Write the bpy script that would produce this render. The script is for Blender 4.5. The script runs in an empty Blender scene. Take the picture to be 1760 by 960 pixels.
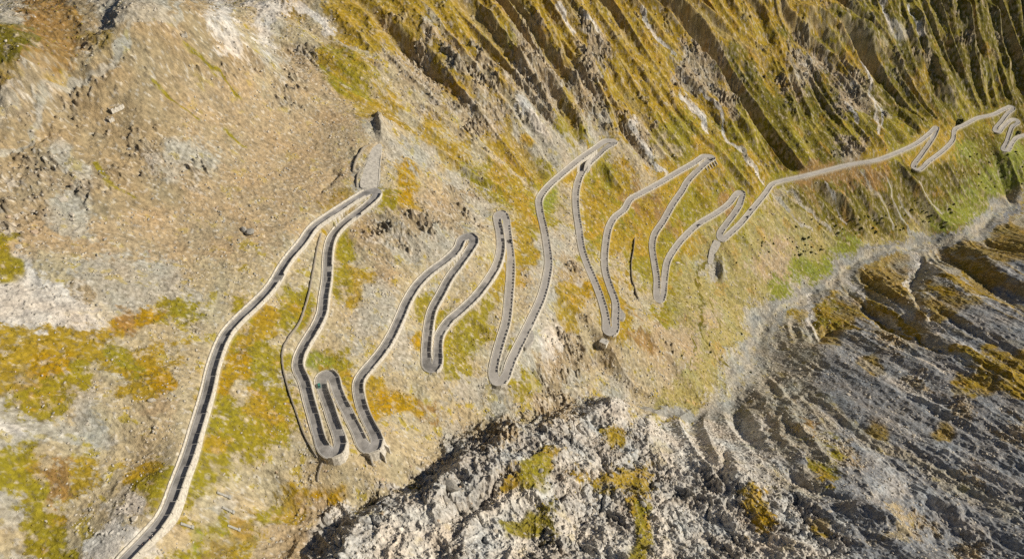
import bpy, bmesh, math, random, time
import numpy as np
from concurrent.futures import ThreadPoolExecutor
from mathutils import Vector
T0 = time.time()
def log(*a): print('[%.1fs]' % (time.time() - T0), *a, flush=True)
F = np.float32
rng = np.random.default_rng(7)
random.seed(11)
S = 1.35                      # metres per survey unit
CZ = 800.0                    # altitude of the drone above scene zero
PITCH = math.radians(45); HFOV = math.radians(73)
FPX = 880 / math.tan(HFOV / 2)
FW = np.array([0, math.cos(PITCH), -math.sin(PITCH)]); UP = np.array([0, math.sin(PITCH), math.cos(PITCH)])
def ray(px, py):
    px = np.asarray(px, float); py = np.asarray(py, float)
    u = (px - 880) / FPX; v = -(py - 480) / FPX
    return np.stack([u, FW[1] + v * UP[1], FW[2] + v * UP[2]], -1)
def at_drop(px, py, drop):
    r = ray(px, py); return r * (-(np.asarray(drop, float) * S) / r[..., 2])[..., None]
def proj(x, y, z):            # surveying: where a place lies in the photograph (used once, for mapping the ground cover)
    d = y * FW[1] + z * FW[2]; d = np.maximum(d, 1.0)
    return 880 + FPX * x / d, 480 - FPX * (y * UP[1] + z * UP[2]) / d
def sstep(a, b, x):
    t = np.clip((x - a) / (b - a), 0, 1); return t * t * (3 - 2 * t)

# ------------------------------------------------------------------ noise
_ang = rng.random((8, 256, 256)) * 2 * math.pi
GX = np.cos(_ang).astype(F); GY = np.sin(_ang).astype(F)
def _perlin(x, y, k):
    k %= 8
    xf = np.floor(x); yf = np.floor(y); fx = (x - xf).astype(F); fy = (y - yf).astype(F)
    ix = xf.astype(np.int32) & 255; iy = yf.astype(np.int32) & 255; jx = (ix + 1) & 255; jy = (iy + 1) & 255
    gx, gy = GX[k], GY[k]
    ux = fx * fx * fx * (fx * (fx * 6 - 15) + 10); uy = fy * fy * fy * (fy * (fy * 6 - 15) + 10)
    a = gx[ix, iy] * fx + gy[ix, iy] * fy; b = gx[jx, iy] * (fx - 1) + gy[jx, iy] * fy
    c = gx[ix, jy] * fx + gy[ix, jy] * (fy - 1); d = gx[jx, jy] * (fx - 1) + gy[jx, jy] * (fy - 1)
    p = a + ux * (b - a); q = c + ux * (d - c)
    return (p + uy * (q - p)) * F(1.5)
POOL = ThreadPoolExecutor(4)
def par(fn, *arrs):           # run a per-point function over chunks in threads
    n = arrs[0].size; sh = arrs[0].shape; fl = [a.ravel() for a in arrs]
    if n < 50000: r = fn(*fl); return r.reshape(sh)
    cuts = np.linspace(0, n, 17).astype(int)
    rs = list(POOL.map(lambda i: fn(*[f[cuts[i]:cuts[i + 1]] for f in fl]), range(16)))
    return np.concatenate(rs).reshape(sh)
def perlin(x, y, wl, k=0):    # wl = wavelength in metres
    return par(lambda a, b: _perlin(a / wl + 17.3 * k, b / wl - 9.1 * k, k), x, y)
def fbm(x, y, wl, octv=4, k=0, gain=.5):
    def f(a, b):
        r = 0; amp = 1.0; w = wl
        for i in range(octv):
            r = r + F(amp) * _perlin(a / w + 31.7 * i + 5 * k, b / w + 11.9 * i, k + i); amp *= gain; w /= 2.03
        return r
    return par(f, x, y)
def ridged(x, y, wl, octv=4, k=0, gain=.55):
    def f(a, b):
        r = 0; amp = 1.0; w = wl; prev = 1.0
        for i in range(octv):
            n = 1 - np.abs(_perlin(a / w + 13.7 * i + 7 * k, b / w + 21.9 * i, k + i)) * 1.6; n = n * n
            r = r + F(amp) * n * prev; prev = np.clip(n, 0, 1); amp *= gain; w /= 2.1
        return r
    return par(f, x, y)

# ------------------------------------------------------------------ survey: road centre line
ROAD = [(190,990),(217,960),(253,923),(283,887),(307,827),(325,780),(340,730),(357,673),(365,637),(377,600),(390,573),(413,547),(440,522),(467,493),(493,450),(520,417),(540,390),(573,367),(607,345),(627,333),(640,327),(648,332),(643,342),(627,357),(603,375),(583,392),(570,410),(565,430),(563,453),(562,480),(557,513),(554,537),(546,557),(530,583),(517,607),(512,630),(523,655),(531,687),(540,718),(548,749),(556,770),(569,779),(582,774),(585,760),(580,741),(572,720),(565,697),(557,676),(552,660),(554,647),(565,643),(573,649),(577,664),(585,685),(596,705),(604,722),(615,743),(623,762),(633,771),(646,766),(647,753),(637,732),(627,712),(620,691),(616,670),(617,655),(627,639),(640,624),(657,603),(673,577),(687,547),(700,517),(717,490),(740,467),(767,447),(787,427),(795,410),(807,405),(815,413),(807,430),(793,450),(773,477),(757,507),(743,533),(737,560),(734,587),(733,613),(735,630),(745,633),(752,620),(752,597),(755,577),(770,553),(793,533),(817,510),(840,480),(855,453),(861,427),(859,400),(855,373),(861,365),(868,373),(872,400),(877,437),(878,463),(875,507),(870,553),(860,587),(851,620),(848,645),(855,657),(866,650),(880,617),(897,583),(913,550),(930,513),(939,480),(943,453),(940,423),(935,393),(928,363),(927,343),(940,323),(973,293),(997,273),(1023,255),(1043,242),(1057,243),(1040,255),(1027,267),(1010,283),(997,303),(990,330),(990,357),(995,393),(1000,427),(1010,457),(1023,487),(1035,520),(1042,550),(1043,568),(1050,572),(1056,567),(1058,547),(1058,520),(1050,497),(1042,473),(1039,453),(1041,420),(1047,390),(1057,373),(1073,360),(1083,343),(1100,333),(1133,315),(1163,297),(1193,280),(1213,268),(1225,270),(1213,280),(1197,295),(1180,314),(1173,327),(1157,350),(1140,380),(1125,403),(1121,423),(1125,453),(1129,480),(1129,507),(1133,517),(1139,507),(1142,480),(1147,450),(1160,427),(1180,403),(1203,383),(1230,367),(1253,350),(1267,333),(1275,330),(1272,350),(1260,370),(1247,387),(1237,403),(1240,412),(1250,405),(1270,387),(1293,360),(1315,333),(1327,317),(1340,312),(1380,303),(1420,293),(1460,283),(1507,275),(1540,263),(1573,248),(1597,230),(1610,218),(1608,228),(1597,247),(1583,267),(1570,288),(1577,292),(1597,277),(1623,257),(1638,240),(1641,223),(1657,215),(1680,203),(1707,197),(1727,187),(1740,183),(1741,188),(1732,195),(1722,208),(1710,225),(1715,227.5),(1725,217),(1737,207),(1747,205),(1750,210),(1740,218),(1735,230),(1730,245),(1724,258),(1732,258),(1738,248),(1747,237),(1760,232.5),(1800,225)]
APEX = [(640,327),(569,779),(560,642),(633,771),(807,405),(745,633),(861,365),(855,657),(1057,243),(1050,572),(1225,270),(1133,517),(1275,330),(1240,412),(1610,218),(1570,288),(1740,183),(1712,227),(1750,210),(1727,259)]
P = np.array(ROAD, float)
_r = ray(P[:, 0], P[:, 1]); X = np.zeros((len(P), 3)); zz = -242.0
X[0] = _r[0] * (zz / _r[0, 2])
for i in range(1, len(P)):
    z0 = zz
    for _ in range(9):
        x = _r[i] * (zz / _r[i, 2]); zz = z0 - .075 * math.hypot(*(x - X[i - 1])[:2])
    X[i] = _r[i] * (zz / _r[i, 2])
X *= S
def catmull(Pn, sub):
    out = []
    n = len(Pn)
    for i in range(n - 1):
        p0, p1, p2, p3 = Pn[max(i - 1, 0)], Pn[i], Pn[i + 1], Pn[min(i + 2, n - 1)]
        d = [max(np.linalg.norm(b - a) ** .5, 1e-3) for a, b in ((p0, p1), (p1, p2), (p2, p3))]
        t0, t1 = 0, d[0]; t2 = t1 + d[1]; t3 = t2 + d[2]
        for j in range(sub):
            t = t1 + (t2 - t1) * j / sub
            A1 = p0 * (t1 - t) / (t1 - t0) + p1 * (t - t0) / (t1 - t0); A2 = p1 * (t2 - t) / (t2 - t1) + p2 * (t - t1) / (t2 - t1)
            A3 = p2 * (t3 - t) / (t3 - t2) + p3 * (t - t2) / (t3 - t2)
            B1 = A1 * (t2 - t) / (t2 - t0) + A2 * (t - t0) / (t2 - t0); B2 = A2 * (t3 - t) / (t3 - t1) + A3 * (t - t1) / (t3 - t1)
            out.append(B1 * (t2 - t) / (t2 - t1) + B2 * (t - t1) / (t2 - t1))
    out.append(Pn[-1]); return np.array(out)
def resample(Pn, step):
    L = np.r_[0, np.cumsum(np.linalg.norm(np.diff(Pn[:, :2], axis=0), axis=1))]
    n = max(2, int(L[-1] / step) + 1); q = np.linspace(0, L[-1], n)
    return np.stack([np.interp(q, L, Pn[:, k]) for k in range(Pn.shape[1])], 1)
RC = resample(catmull(X, 10), 1.6)
for _ in range(3): RC[1:-1] = RC[1:-1] * .5 + (RC[:-2] + RC[2:]) * .25
RPX, RPY = proj(RC[:, 0], RC[:, 1], RC[:, 2])
log('road', len(RC), 'length', 1.6 * len(RC), 'drop', RC[0, 2] - RC[-1, 2])
# widen at the hairpins: curvature
tg = np.gradient(RC[:, :2], axis=0); tg /= np.linalg.norm(tg, axis=1)[:, None]
ang = np.unwrap(np.arctan2(tg[:, 1], tg[:, 0])); curv = np.abs(np.gradient(ang)) / 1.6
k_ = np.ones(7) / 7; curv = np.convolve(curv, k_, 'same')
HW = 3.1 + .9 * sstep(.03, .12, curv); HW = np.convolve(np.pad(HW, 4, 'edge'), np.ones(9) / 9, 'valid')
HW = HW * (1 - .14 * sstep(1280, 1340, RPX)); NRM = np.stack([-tg[:, 1], tg[:, 0]], 1)      # left normal

# ------------------------------------------------------------------ survey: ground control points (px, py, drop)
CP = [(20,80,262),(60,95,256),(0,20,285),(-120,120,240),(0,185,180),(60,120,172),(110,62,168),(160,32,167),(250,30,168),(330,24,178),(400,40,192),
(200,8,215),(300,3,222),(400,3,216),(180,105,178),(110,170,188),(200,190,197),(300,120,193),(60,260,195),(0,330,198),(150,300,207),(300,300,222),(400,150,212),(450,80,217),
(300,400,234),(400,300,235),(500,250,243),(560,200,244),(640,215,252),(650,262,258),(500,0,214),(600,0,225),(500,120,228),(600,120,240),(700,100,256),(700,200,270),
(800,0,247),(800,100,269),(800,200,288),(800,300,304),(950,0,272),(950,100,297),(950,200,319),(1100,0,299),(1100,100,330),(1100,200,354),(1250,0,322),(1250,100,359),(1250,200,387),
(1400,0,342),(1400,100,382),(1400,200,414),(1550,0,363),(1550,100,406),(1550,200,441),(1650,0,380),(1650,100,428),(1740,0,400),(1740,100,446),(1900,0,400),(1900,150,470),(1900,230,500),
(-200,200,170),(-200,500,190),(-200,800,200),(-200,950,212),(0,500,208),(0,650,214),(0,800,222),(0,950,235),(150,500,220),(150,700,230),(150,900,240),(250,600,236),(250,800,243),
(450,700,263),(430,800,266),(400,900,268),(350,940,259),(300,955,251),(450,880,277),(500,850,281),(500,940,283),(560,860,290),(620,860,297),(700,835,308),(760,795,318),(820,745,330),(880,712,338),(960,692,362),(1040,668,388),
(1100,690,405),(1180,700,425),(1260,690,443),(1290,620,458),(1300,560,470),(1390,510,485),(1450,465,497),(1500,437,506),(1600,415,520),(1690,388,528),(1740,345,535),(1900,290,555),
(600,905,279),(660,875,286),(720,855,290),(760,820,295),(800,780,301),(880,728,318),(960,708,339),(1010,697,353),(1050,682,363),(530,965,272),
(594,897,286),(654,867,293),(713,847,299),(752,812,306),(793,771,314),(875,719,331),(955,699,353),(1006,687,369),(524,957,278),
(700,950,279),(850,850,303),(850,950,288),(1000,850,322),(1000,950,303),(1050,750,351),(1150,850,343),(1150,950,316),(1300,950,326),(1300,880,343),(1200,800,362),(1130,730,385),(1200,740,400),(1260,760,398),(1300,830,352),(1350,780,382),(1400,850,350),(1500,950,315),(1500,880,337),(1350,700,425),
(880,1150,195),(300,1150,238),(1500,1150,225),(-100,1150,225),(1860,1100,240),(1180,640,415),(1220,560,425),(1000,620,372)]
cps = [at_drop(a, b, d) for a, b, d in CP]
def planeQ(px, py):           # the opposite mountain side
    r = ray(px, py); a = np.array([.77, .64]); n = np.array([.64, -.77])
    k1 = r[:2] @ a; k2 = r[:2] @ n; c1 = np.array([226, 411]) @ a; c2 = np.array([226, 411]) @ n
    t = (-470 + .173 * c1 - .37 * c2) / (r[2] + .173 * k1 - .37 * k2); return r * t * S
for q in [(1400,600),(1500,500),(1480,600),(1450,700),(1600,480),(1600,560),(1600,650),(1550,750),(1700,430),(1700,500),(1700,600),(1700,700),(1650,780),(1750,550),(1750,750),(1620,860),(1740,860),(1760,950),(1900,400),(1900,600),(1900,800),(1620,940),(2100,500),(2100,800)]:
    cps.append(planeQ(*q))
cps += [RC[i] for i in range(0, len(RC), 9)]
C = np.array(cps)
# smooth interpolation (thin plate spline) of the control points on a coarse raster, then refined
sc_ = 500.0
def tps(r2): return .5 * r2 * np.log(r2 + 1e-9)
A = C[:, :2] / sc_; n = len(A)
K = tps(((A[:, None] - A[None]) ** 2).sum(-1)) + np.eye(n) * 2e-5
Pm = np.c_[np.ones(n), A]; M = np.block([[K, Pm], [Pm.T, np.zeros((3, 3))]])
W = np.linalg.solve(M, np.r_[C[:, 2], 0, 0, 0])
RX0, RX1, RY0, RY1, DS = -900., 1700., -60., 2000., 2.0
NX = int((RX1 - RX0) / DS) + 1; NY = int((RY1 - RY0) / DS) + 1
cx = np.linspace(RX0, RX1, (NX - 1) // 4 + 1); cy = np.linspace(RY0, RY1, (NY - 1) // 4 + 1)
def tps_row(y):
    r2 = (cx[:, None] / sc_ - A[None, :, 0]) ** 2 + (y / sc_ - A[None, :, 1]) ** 2
    return tps(r2) @ W[:n] + W[n] + W[n + 1] * cx / sc_ + W[n + 2] * y / sc_
coarse = np.stack(list(POOL.map(tps_row, cy)), 1)     # [x,y]
def resize(a, nx, ny):        # bicubic via Catmull along each axis
    def ax0(a, m):
        q = np.linspace(0, a.shape[0] - 1, m); i = np.minimum(q.astype(int), a.shape[0] - 2); t = (q - i)[:, None]
        g = lambda k: a[np.clip(i + k, 0, a.shape[0] - 1)]
        p0, p1, p2, p3 = g(-1), g(0), g(1), g(2)
        return p1 + .5 * t * (p2 - p0 + t * (2 * p0 - 5 * p1 + 4 * p2 - p3 + t * (3 * (p1 - p2) + p3 - p0)))
    return ax0(ax0(a, nx).T, ny).T
BASE = resize(coarse, NX, NY).astype(F)
gxs = np.linspace(RX0, RX1, NX).astype(F); gys = np.linspace(RY0, RY1, NY).astype(F)
RXg, RYg = np.meshgrid(gxs, gys, indexing='ij')
BASE = np.minimum(BASE, -60 - 0 * BASE)
log('base raster', BASE.shape, n)
def samp(R, x, y):            # bilinear
    def f(a, b):
        u = np.clip((a - RX0) / DS, 0, NX - 1.001); v = np.clip((b - RY0) / DS, 0, NY - 1.001)
        i = u.astype(np.int32); j = v.astype(np.int32); s = (u - i).astype(F); t = (v - j).astype(F)
        return (R[i, j] * (1 - s) + R[i + 1, j] * s) * (1 - t) + (R[i, j + 1] * (1 - s) + R[i + 1, j + 1] * s) * t
    return par(f, np.asarray(x, F), np.asarray(y, F))
def hit(px, py, hf, tmin=100., tmax=2600.):   # photograph point -> ground point, first crossing along the sight line
    px = np.atleast_1d(np.asarray(px, float)); py = np.atleast_1d(np.asarray(py, float)); r = ray(px, py); r /= np.linalg.norm(r, axis=1)[:, None]
    ts = np.geomspace(tmin, tmax, 900); lo = np.full(len(px), tmax); 
    q = r[:, None, :] * ts[None, :, None]
    d = q[..., 2] - hf(q[..., 0], q[..., 1]).reshape(q.shape[:2])
    idx = np.argmax(d < 0, axis=1); idx = np.where(d.min(1) < 0, np.maximum(idx, 1), len(ts) - 1)
    a = ts[idx - 1]; b = ts[idx]
    for _ in range(14):
        m = (a + b) / 2; p = r * m[:, None]; below = p[:, 2] < hf(p[:, 0], p[:, 1]); b = np.where(below, m, b); a = np.where(below, a, m)
    return r * b[:, None]
def blur(a, k, it=2):
    for _ in range(it):
        for ax in (0, 1):
            c = np.cumsum(np.pad(a, [(k + 1, k) if i == ax else (0, 0) for i in (0, 1)], 'edge'), axis=ax, dtype=np.float64)
            s1 = [slice(None)] * 2; s0 = [slice(None)] * 2; s1[ax] = slice(2 * k + 1, None); s0[ax] = slice(0, -2 * k - 1)
            a = ((c[tuple(s1)] - c[tuple(s0)]) / (2 * k + 1)).astype(F)
    return a
def line_dist(pl, rad, gx=None, gy=None):     # distance raster to a ground polyline, only within rad
    D = np.full((NX, NY), 1e6, F); U = np.zeros((NX, NY), F); acc = 0
    tot = np.linalg.norm(np.diff(pl, axis=0), axis=1).sum() + 1e-6
    for a, b in zip(pl[:-1], pl[1:]):
        i0 = int(max((min(a[0], b[0]) - rad - RX0) / DS, 0)); i1 = int(min((max(a[0], b[0]) + rad - RX0) / DS + 2, NX)); j0 = int(max((min(a[1], b[1]) - rad - RY0) / DS, 0)); j1 = int(min((max(a[1], b[1]) + rad - RY0) / DS + 2, NY))
        L = np.linalg.norm(b - a)
        if i1 > i0 and j1 > j0 and L > 0:
            xx = RXg[i0:i1, j0:j1] - a[0]; yy = RYg[i0:i1, j0:j1] - a[1]; t = np.clip((xx * (b - a)[0] + yy * (b - a)[1]) / L ** 2, 0, 1)
            d = np.hypot(xx - t * (b - a)[0], yy - t * (b - a)[1]); m = d < D[i0:i1, j0:j1]
            D[i0:i1, j0:j1][m] = d[m]; U[i0:i1, j0:j1][m] = ((acc + t * L) / tot)[m]
        acc += L
    return D, U
hb = lambda x, y: samp(BASE, x, y)

# ------------------------------------------------------------------ ground cover map read off the photograph, 40 px cells
KEYS = 'oygdtbswrGRavkecm'
GRID = '''s v2 b s3 b2 w b w v b o10 v o5 v3 o3 y2 d y2 d3
d v4 b4 w b w b2 v o3 r o2 y r o2 r o2 w o2 v5 y2 s d y2 d2
d v2 b t b t b2 b r s r2 y o r2 o r2 o r2 v r o3 r2 d o2 r2 o2 d2 y d y d
v r o2 b2 t5 b r t y2 b r2 o r o r3 r o3 r2 d2 o r d r d2 o d y2 d
s r2 b t11 o2 b r4 s r o r o3 w2 r d4 r b y4 y d
b t7 t b t6 s b o b r o s2 y s o r y2 w y2 d y d y4 o y2 d
b t s t3 r s2 t6 b s3 o b o2 s2 y b r b y o y2 d y d r o y o2 g d g
r3 s t2 r s r t6 s b a b s y o2 y o y o b o3 y o y k3 k d4 g2
r2 s2 t10 v b y a t r s y o g b o2 k o y2 k y b d7 g2 b
r t s2 t9 b2 y r4 s b o y b o y o k y e y e3 d4 e g2 s v
y t9 b t b2 y t r s2 b3 o s b y o2 y o e3 t e2 g e2 s v4
y w b2 s4 b6 y b t b2 s b o2 s r b2 y2 e s e t2 g2 s v2 s2 o v G
w3 r s4 b4 y b y o b4 b o b2 o a o b y e4 g s o s v2 s o v2 G
w5 k a y b2 y o y t b s2 b y b y b2 b o b o b y e t e s2 o y v G s v2 G3
o4 o b4 y o y b5 b a y3 b w r b o k t2 e2 s3 v r3 s G2 r G
o a2 o2 y o2 b o a y2 g y b4 y b s2 r3 b2 t2 e s4 G v3 r G v o2
o v y2 b o a b o a b y s b o2 o b2 s2 b y r b2 s b2 e2 s4 G2 r3 v o v o
s y b s b2 t b y2 y o y b2 o a2 k b2 s b r2 R w b e2 s3 r s G2 G2 r2 r3
w s4 b4 y2 y b7 s r2 R4 o R w5 s k s G v2 G v r G r
s y b4 b2 y3 b8 R4 o R4 w5 s v y r v r G2 v G2
y o k o b o y2 y b8 b R3 o y2 R o2 o R3 w2 s2 y r2 G2 r2 G2
s y b3 s w y b s b2 o2 a b R w R3 w3 R3 o R4 o R2 G r G r G3 r G
b y2 b2 w b2 g y v y o t R2 w3 R2 w y d w R2 y w R3 a R2 o R G b r3 G2
s y2 b w2 b y y v o t2 R3 w2 w R2 w2 R2 R w y w R3 R w2 R2 r G2 r3 G'''
def rle(s):
    o = ''
    for t in s.split(): o += t[0] * int(t[1:] or 1)
    return o
rows = [rle(l) for l in GRID.strip().split('\n')]
for i, r in enumerate(rows):
    assert len(r) == 44
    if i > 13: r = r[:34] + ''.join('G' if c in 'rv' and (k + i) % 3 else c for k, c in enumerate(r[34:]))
    if i < 3: r = r[0] + r[1:3].replace('v', 'k') + r[3:]  # darker brown corner cells carry the shade of the slope behind the crest
    if 7 < i < 18: r = r[:14] + ''.join('s' if c == 'b' and (k * 2 + i) % 5 < 2 else c for k, c in enumerate(r[14:25])) + r[25:]
    if i < 9: r = r[:10].replace('b', 'c') + r[10:]
    if 1 < i < 9: r = r[:8].replace('t', 'c') + r[8:]
    if i < 6: r = r[:33] + ''.join('d' if c in 'yv' and (k + i) % 2 else c for k, c in enumerate(r[33:]))
    if i < 2: r = r[:28] + r[28:36].replace('v', 'o') + r[36:]
    rows[i] = r if i > 5 else r[:20] + r[20:].replace('w', 'o')
assert len(rows) == 24
WG = np.zeros((len(KEYS), 46, 26), F)
for j, r in enumerate(rows):
    for i, ch in enumerate(r): WG[KEYS.index(ch), i + 1, j + 1] = 1
WG[:, 0] = WG[:, 1]; WG[:, -1] = WG[:, -2]; WG[:, :, 0] = WG[:, :, 1]; WG[:, :, -1] = WG[:, :, -2]
def gridsamp(G, u, v):        # G [i,j], u,v in cell units
    u = np.clip(u, 0, G.shape[0] - 1.001); v = np.clip(v, 0, G.shape[1] - 1.001); i = u.astype(int); j = v.astype(int); s = (u - i).astype(F); t = (v - j).astype(F)
    return (G[i, j] * (1 - s) + G[i + 1, j] * s) * (1 - t) + (G[i, j + 1] * (1 - s) + G[i + 1, j + 1] * s) * t
def digits(s): a = np.array([[float(c) for c in l.split()] for l in s.strip().split('\n')], F).T / 9; return np.pad(a, 1, 'edge')
GUL = digits('''3 2 2 5 8 9 9 8 8 9 9
2 2 1 1 4 6 6 6 7 7 3
1 1 1 2 3 3 3 3 3 5 4
1 1 1 2 2 3 4 3 3 6 7
1 1 1 2 2 4 4 3 4 4 5
1 1 2 3 4 4 4 4 5 5 6''')
ROK = digits('''6 5 4 4 5 6 6 5 5 5 5
6 4 1 0 4 5 4 3 3 3 2
2 0 0 2 4 2 2 1 1 1 2
3 1 1 2 2 3 4 2 2 4 4
2 1 1 2 4 8 7 4 2 2 3
1 1 3 8 9 9 9 9 8 7 6''')
# ------------------------------------------------------------------ big ridges and gullies of the mountain side (photo px, height m, half width m)
RIDGES = [([(895,0),(930,58),(972,120),(1000,170),(1030,220)],9,13),([(917,0),(942,38),(975,85)],6,10),([(987,0),(1005,25),(1040,75),(1065,105),(1105,150),(1130,190),(1152,230)],9,13),
([(1030,0),(1070,62),(1105,120),(1125,150)],6,11),([(992,65),(1020,120),(1042,175),(1055,225)],8,11),([(880,75),(925,120),(962,155),(985,200),(1005,240)],7,11),
([(1130,0),(1180,30),(1230,70),(1262,92),(1330,110)],12,18),([(1167,100),(1200,150),(1242,205),(1262,240),(1305,310)],9,12),([(1187,85),(1225,125),(1255,162),(1280,212),(1305,262)],8,12),
([(1300,0),(1340,18),(1365,26),(1395,24),(1430,42),(1462,52),(1500,78),(1535,100)],20,20),([(1320,60),(1345,120),(1360,190),(1385,240)],7,14),([(1320,95),(1335,130),(1352,165),(1378,232)],6,9),
([(650,192),(655,215),(657,235),(656,250)],9,4.5),([(1239,436),(1241,455),(1239,485)],9,3.8),([(1560,0),(1580,50),(1600,95),(1620,150),(1650,195)],11,14),([(1650,0),(1662,45),(1690,110),(1700,170)],11,14),([(1700,0),(1720,60),(1748,140)],10,12),([(1500,120),(1540,180),(1590,220)],6,10),
([(760,0),(800,60),(860,130),(930,220),(960,270)],5,9),([(700,0),(760,80),(830,170),(890,250)],5,9),([(600,0),(660,70),(720,150)],5,9),([(820,0),(860,50),(900,110),(950,190),(975,240)],6,9),
([(1370,320),(1420,360),(1450,400)],3,7),([(1405,320),(1455,350),(1480,395)],4,7),([(1460,300),(1490,340),(1515,385)],4,7),([(1500,290),(1530,330),(1550,375)],4,7),([(1545,285),(1570,320),(1600,370)],4,7),
([(1395,520),(1420,500),(1500,520),(1560,545),(1620,580)],9,14),([(1480,455),(1540,500),(1600,560),(1680,600)],8,13),([(1590,445),(1650,500),(1700,530)],9,13),([(1660,430),(1720,470),(1780,500)],9,13),([(1715,375),(1765,400)],5,10),
([(1520,570),(1600,580),(1660,620),(1760,680)],10,12),([(1300,640),(1335,665),(1360,715),(1400,770),(1460,815),(1530,850)],5,6),([(1285,690),(1310,750),(1350,810),(1400,850)],4,5),([(1345,655),(1390,640),(1420,650)],4,5),([(1420,790),(1500,830),(1600,860),(1700,900)],5,7),([(1500,700),(1580,740),(1680,790),(1760,840)],3,8),([(1620,590),(1700,630),(1760,670)],9,10),
([(1340,700),(1400,770),(1470,830),(1560,870)],6,7),([(1300,650),(1330,720),(1370,790),(1430,850)],6,8),([(1560,830),(1640,880),(1700,940)],9,9),([(1440,850),(1540,900),(1640,960)],10,9),
([(1310,840),(1380,850),(1440,880),(1480,960)],9,9),([(760,815),(745,860),(760,900),(790,960)],6,6),([(640,900),(700,880),(760,840)],3,5),([(1050,690),(1110,715),(1180,780),(1260,840)],6,9),([(860,800),(930,850),(960,920)],4,7),
([(110,62),(60,120),(0,185)],8,16),([(160,32),(250,30),(330,24)],4,14),([(1060,840),(1120,880),(1150,940)],5,6),([(1180,830),(1240,870),(1290,950)],5,6)]
GULLIES = [([(885,20),(905,60),(940,120),(985,190)],8,8),([(955,40),(985,110),(1030,190),(1050,225)],10,8),([(1013,0),(1022,60),(1060,140),(1095,200)],8,8),([(1060,60),(1100,130),(1145,200)],6,7),
([(1178,130),(1200,160),(1240,190),(1260,235)],11,8),([(1225,95),(1235,120),(1250,160),(1275,200)],9,7),([(1390,60),(1445,95),(1460,130)],8,10),([(1760,342),(1738,352),(1712,352),(1704,372),(1685,392),(1655,408),(1625,416),(1585,420),(1540,428),(1500,438),(1462,455),(1442,472),(1425,490),(1395,508),(1345,530),(1318,552),(1302,585),(1290,615),(1282,650),(1272,690)],3,6),([(245,52),(212,78),(175,118),(120,165),(60,228),(0,275)],2.5,3),([(582,285),(570,305),(557,320),(546,338)],5,2.5),([(1360,50),(1400,85)],8,9),
([(1575,40),(1590,100),(1600,140),(1640,190)],11,8),([(1672,0),(1672,60),(1680,115)],13,8),([(1738,90),(1750,150)],13,8),([(1545,0),(1550,50),(1565,90)],10,8),([(735,20),(800,110),(870,200),(900,240)],7,7),([(560,40),(640,110),(720,190)],5,6),
([(1440,480),(1500,530),(1560,575),(1620,600)],10,7),([(1570,425),(1585,450),(1570,500),(1620,560),(1700,600)],9,7),([(1640,430),(1700,480),(1760,520)],9,8),([(1390,600),(1440,560),(1500,570)],9,8),([(1600,520),(1680,570),(1760,620)],9,8),
([(1350,660),(1420,700),(1520,770),(1640,840),(1760,900)],9,12),([(1330,800),(1400,830),(1480,860),(1600,930)],10,7),([(1050,760),(1120,790),(1200,830),(1260,850)],6,5),
([(1000,740),(1040,790),(1060,830),(1100,870)],5,5),([(690,850),(735,830),(720,900),(720,960)],3,5),([(780,860),(850,870),(900,930)],4,5),([(1250,770),(1245,830),(1250,870)],6,4),([(1030,665),(1040,655)],1,4)]
RIDGES = [(p, a * (.8 if p[0][0] > 1290 and p[0][1] > 640 else .65 if p[0][0] > 1300 and p[0][1] > 425 else 1), w) for p, a, w in RIDGES]; GULLIES = [(p, a * (.8 if p[0][0] > 1290 and p[0][1] > 640 else .65 if p[0][0] > 1300 and p[0][1] > 425 else 1), w) for p, a, w in GULLIES]
FLOWS = [[(1295,655),(1330,730),(1390,810),(1460,870),(1560,930)],[(1330,650),(1375,720),(1440,790),(1520,840),(1640,900),(1760,950)],[(1350,640),(1420,700),(1500,760),(1600,820),(1760,890)],[(1400,590),(1480,650),(1560,700),(1660,760),(1760,810)],
[(1400,560),(1500,610),(1600,650),(1700,700),(1760,740)],[(1450,480),(1520,520),(1600,590),(1700,620),(1760,640)],[(1480,460),(1560,510),(1640,570),(1760,610)],[(1570,425),(1585,480),(1630,550),(1710,590)],[(1600,420),(1650,480),(1700,510),(1760,530)],[(1640,430),(1700,450),(1760,470)],[(1690,395),(1760,420)],
[(600,60),(700,160),(800,225),(900,310)],[(700,0),(780,90),(880,180),(960,260)],[(1200,155),(1250,225),(1320,315)],[(1090,210),(1150,300)],[(1330,330),(1400,405)],[(1440,310),(1500,395)],[(1560,300),(1620,370)]]
FEAT = np.zeros_like(BASE); FP = []
for lst, sgn in ((RIDGES, 1), (GULLIES, -1)):
    for pts, amp, w in lst:
        q = hit([p[0] for p in pts], [p[1] for p in pts], hb)
        q = resample(catmull(q, 6), 6.0)
        FP.append(np.c_[q[:-1, :2], np.diff(q[:, :2], axis=0)])
        D, U = line_dist(q[:, :2], w * 3.5)
        prof = np.exp(-D / w * 1.15) * .55 + np.exp(-(D / w) ** 2) * .45
        FEAT += (sgn * amp * ((1.4 if sgn > 0 else .6) if pts[0][1] < 150 and pts[0][0] > 500 else 1) * prof * np.clip(U * 6, .15, 1) * np.clip((1 - U) * 5, .1, 1)).astype(F) * (D < 1e5)
log('features')
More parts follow.
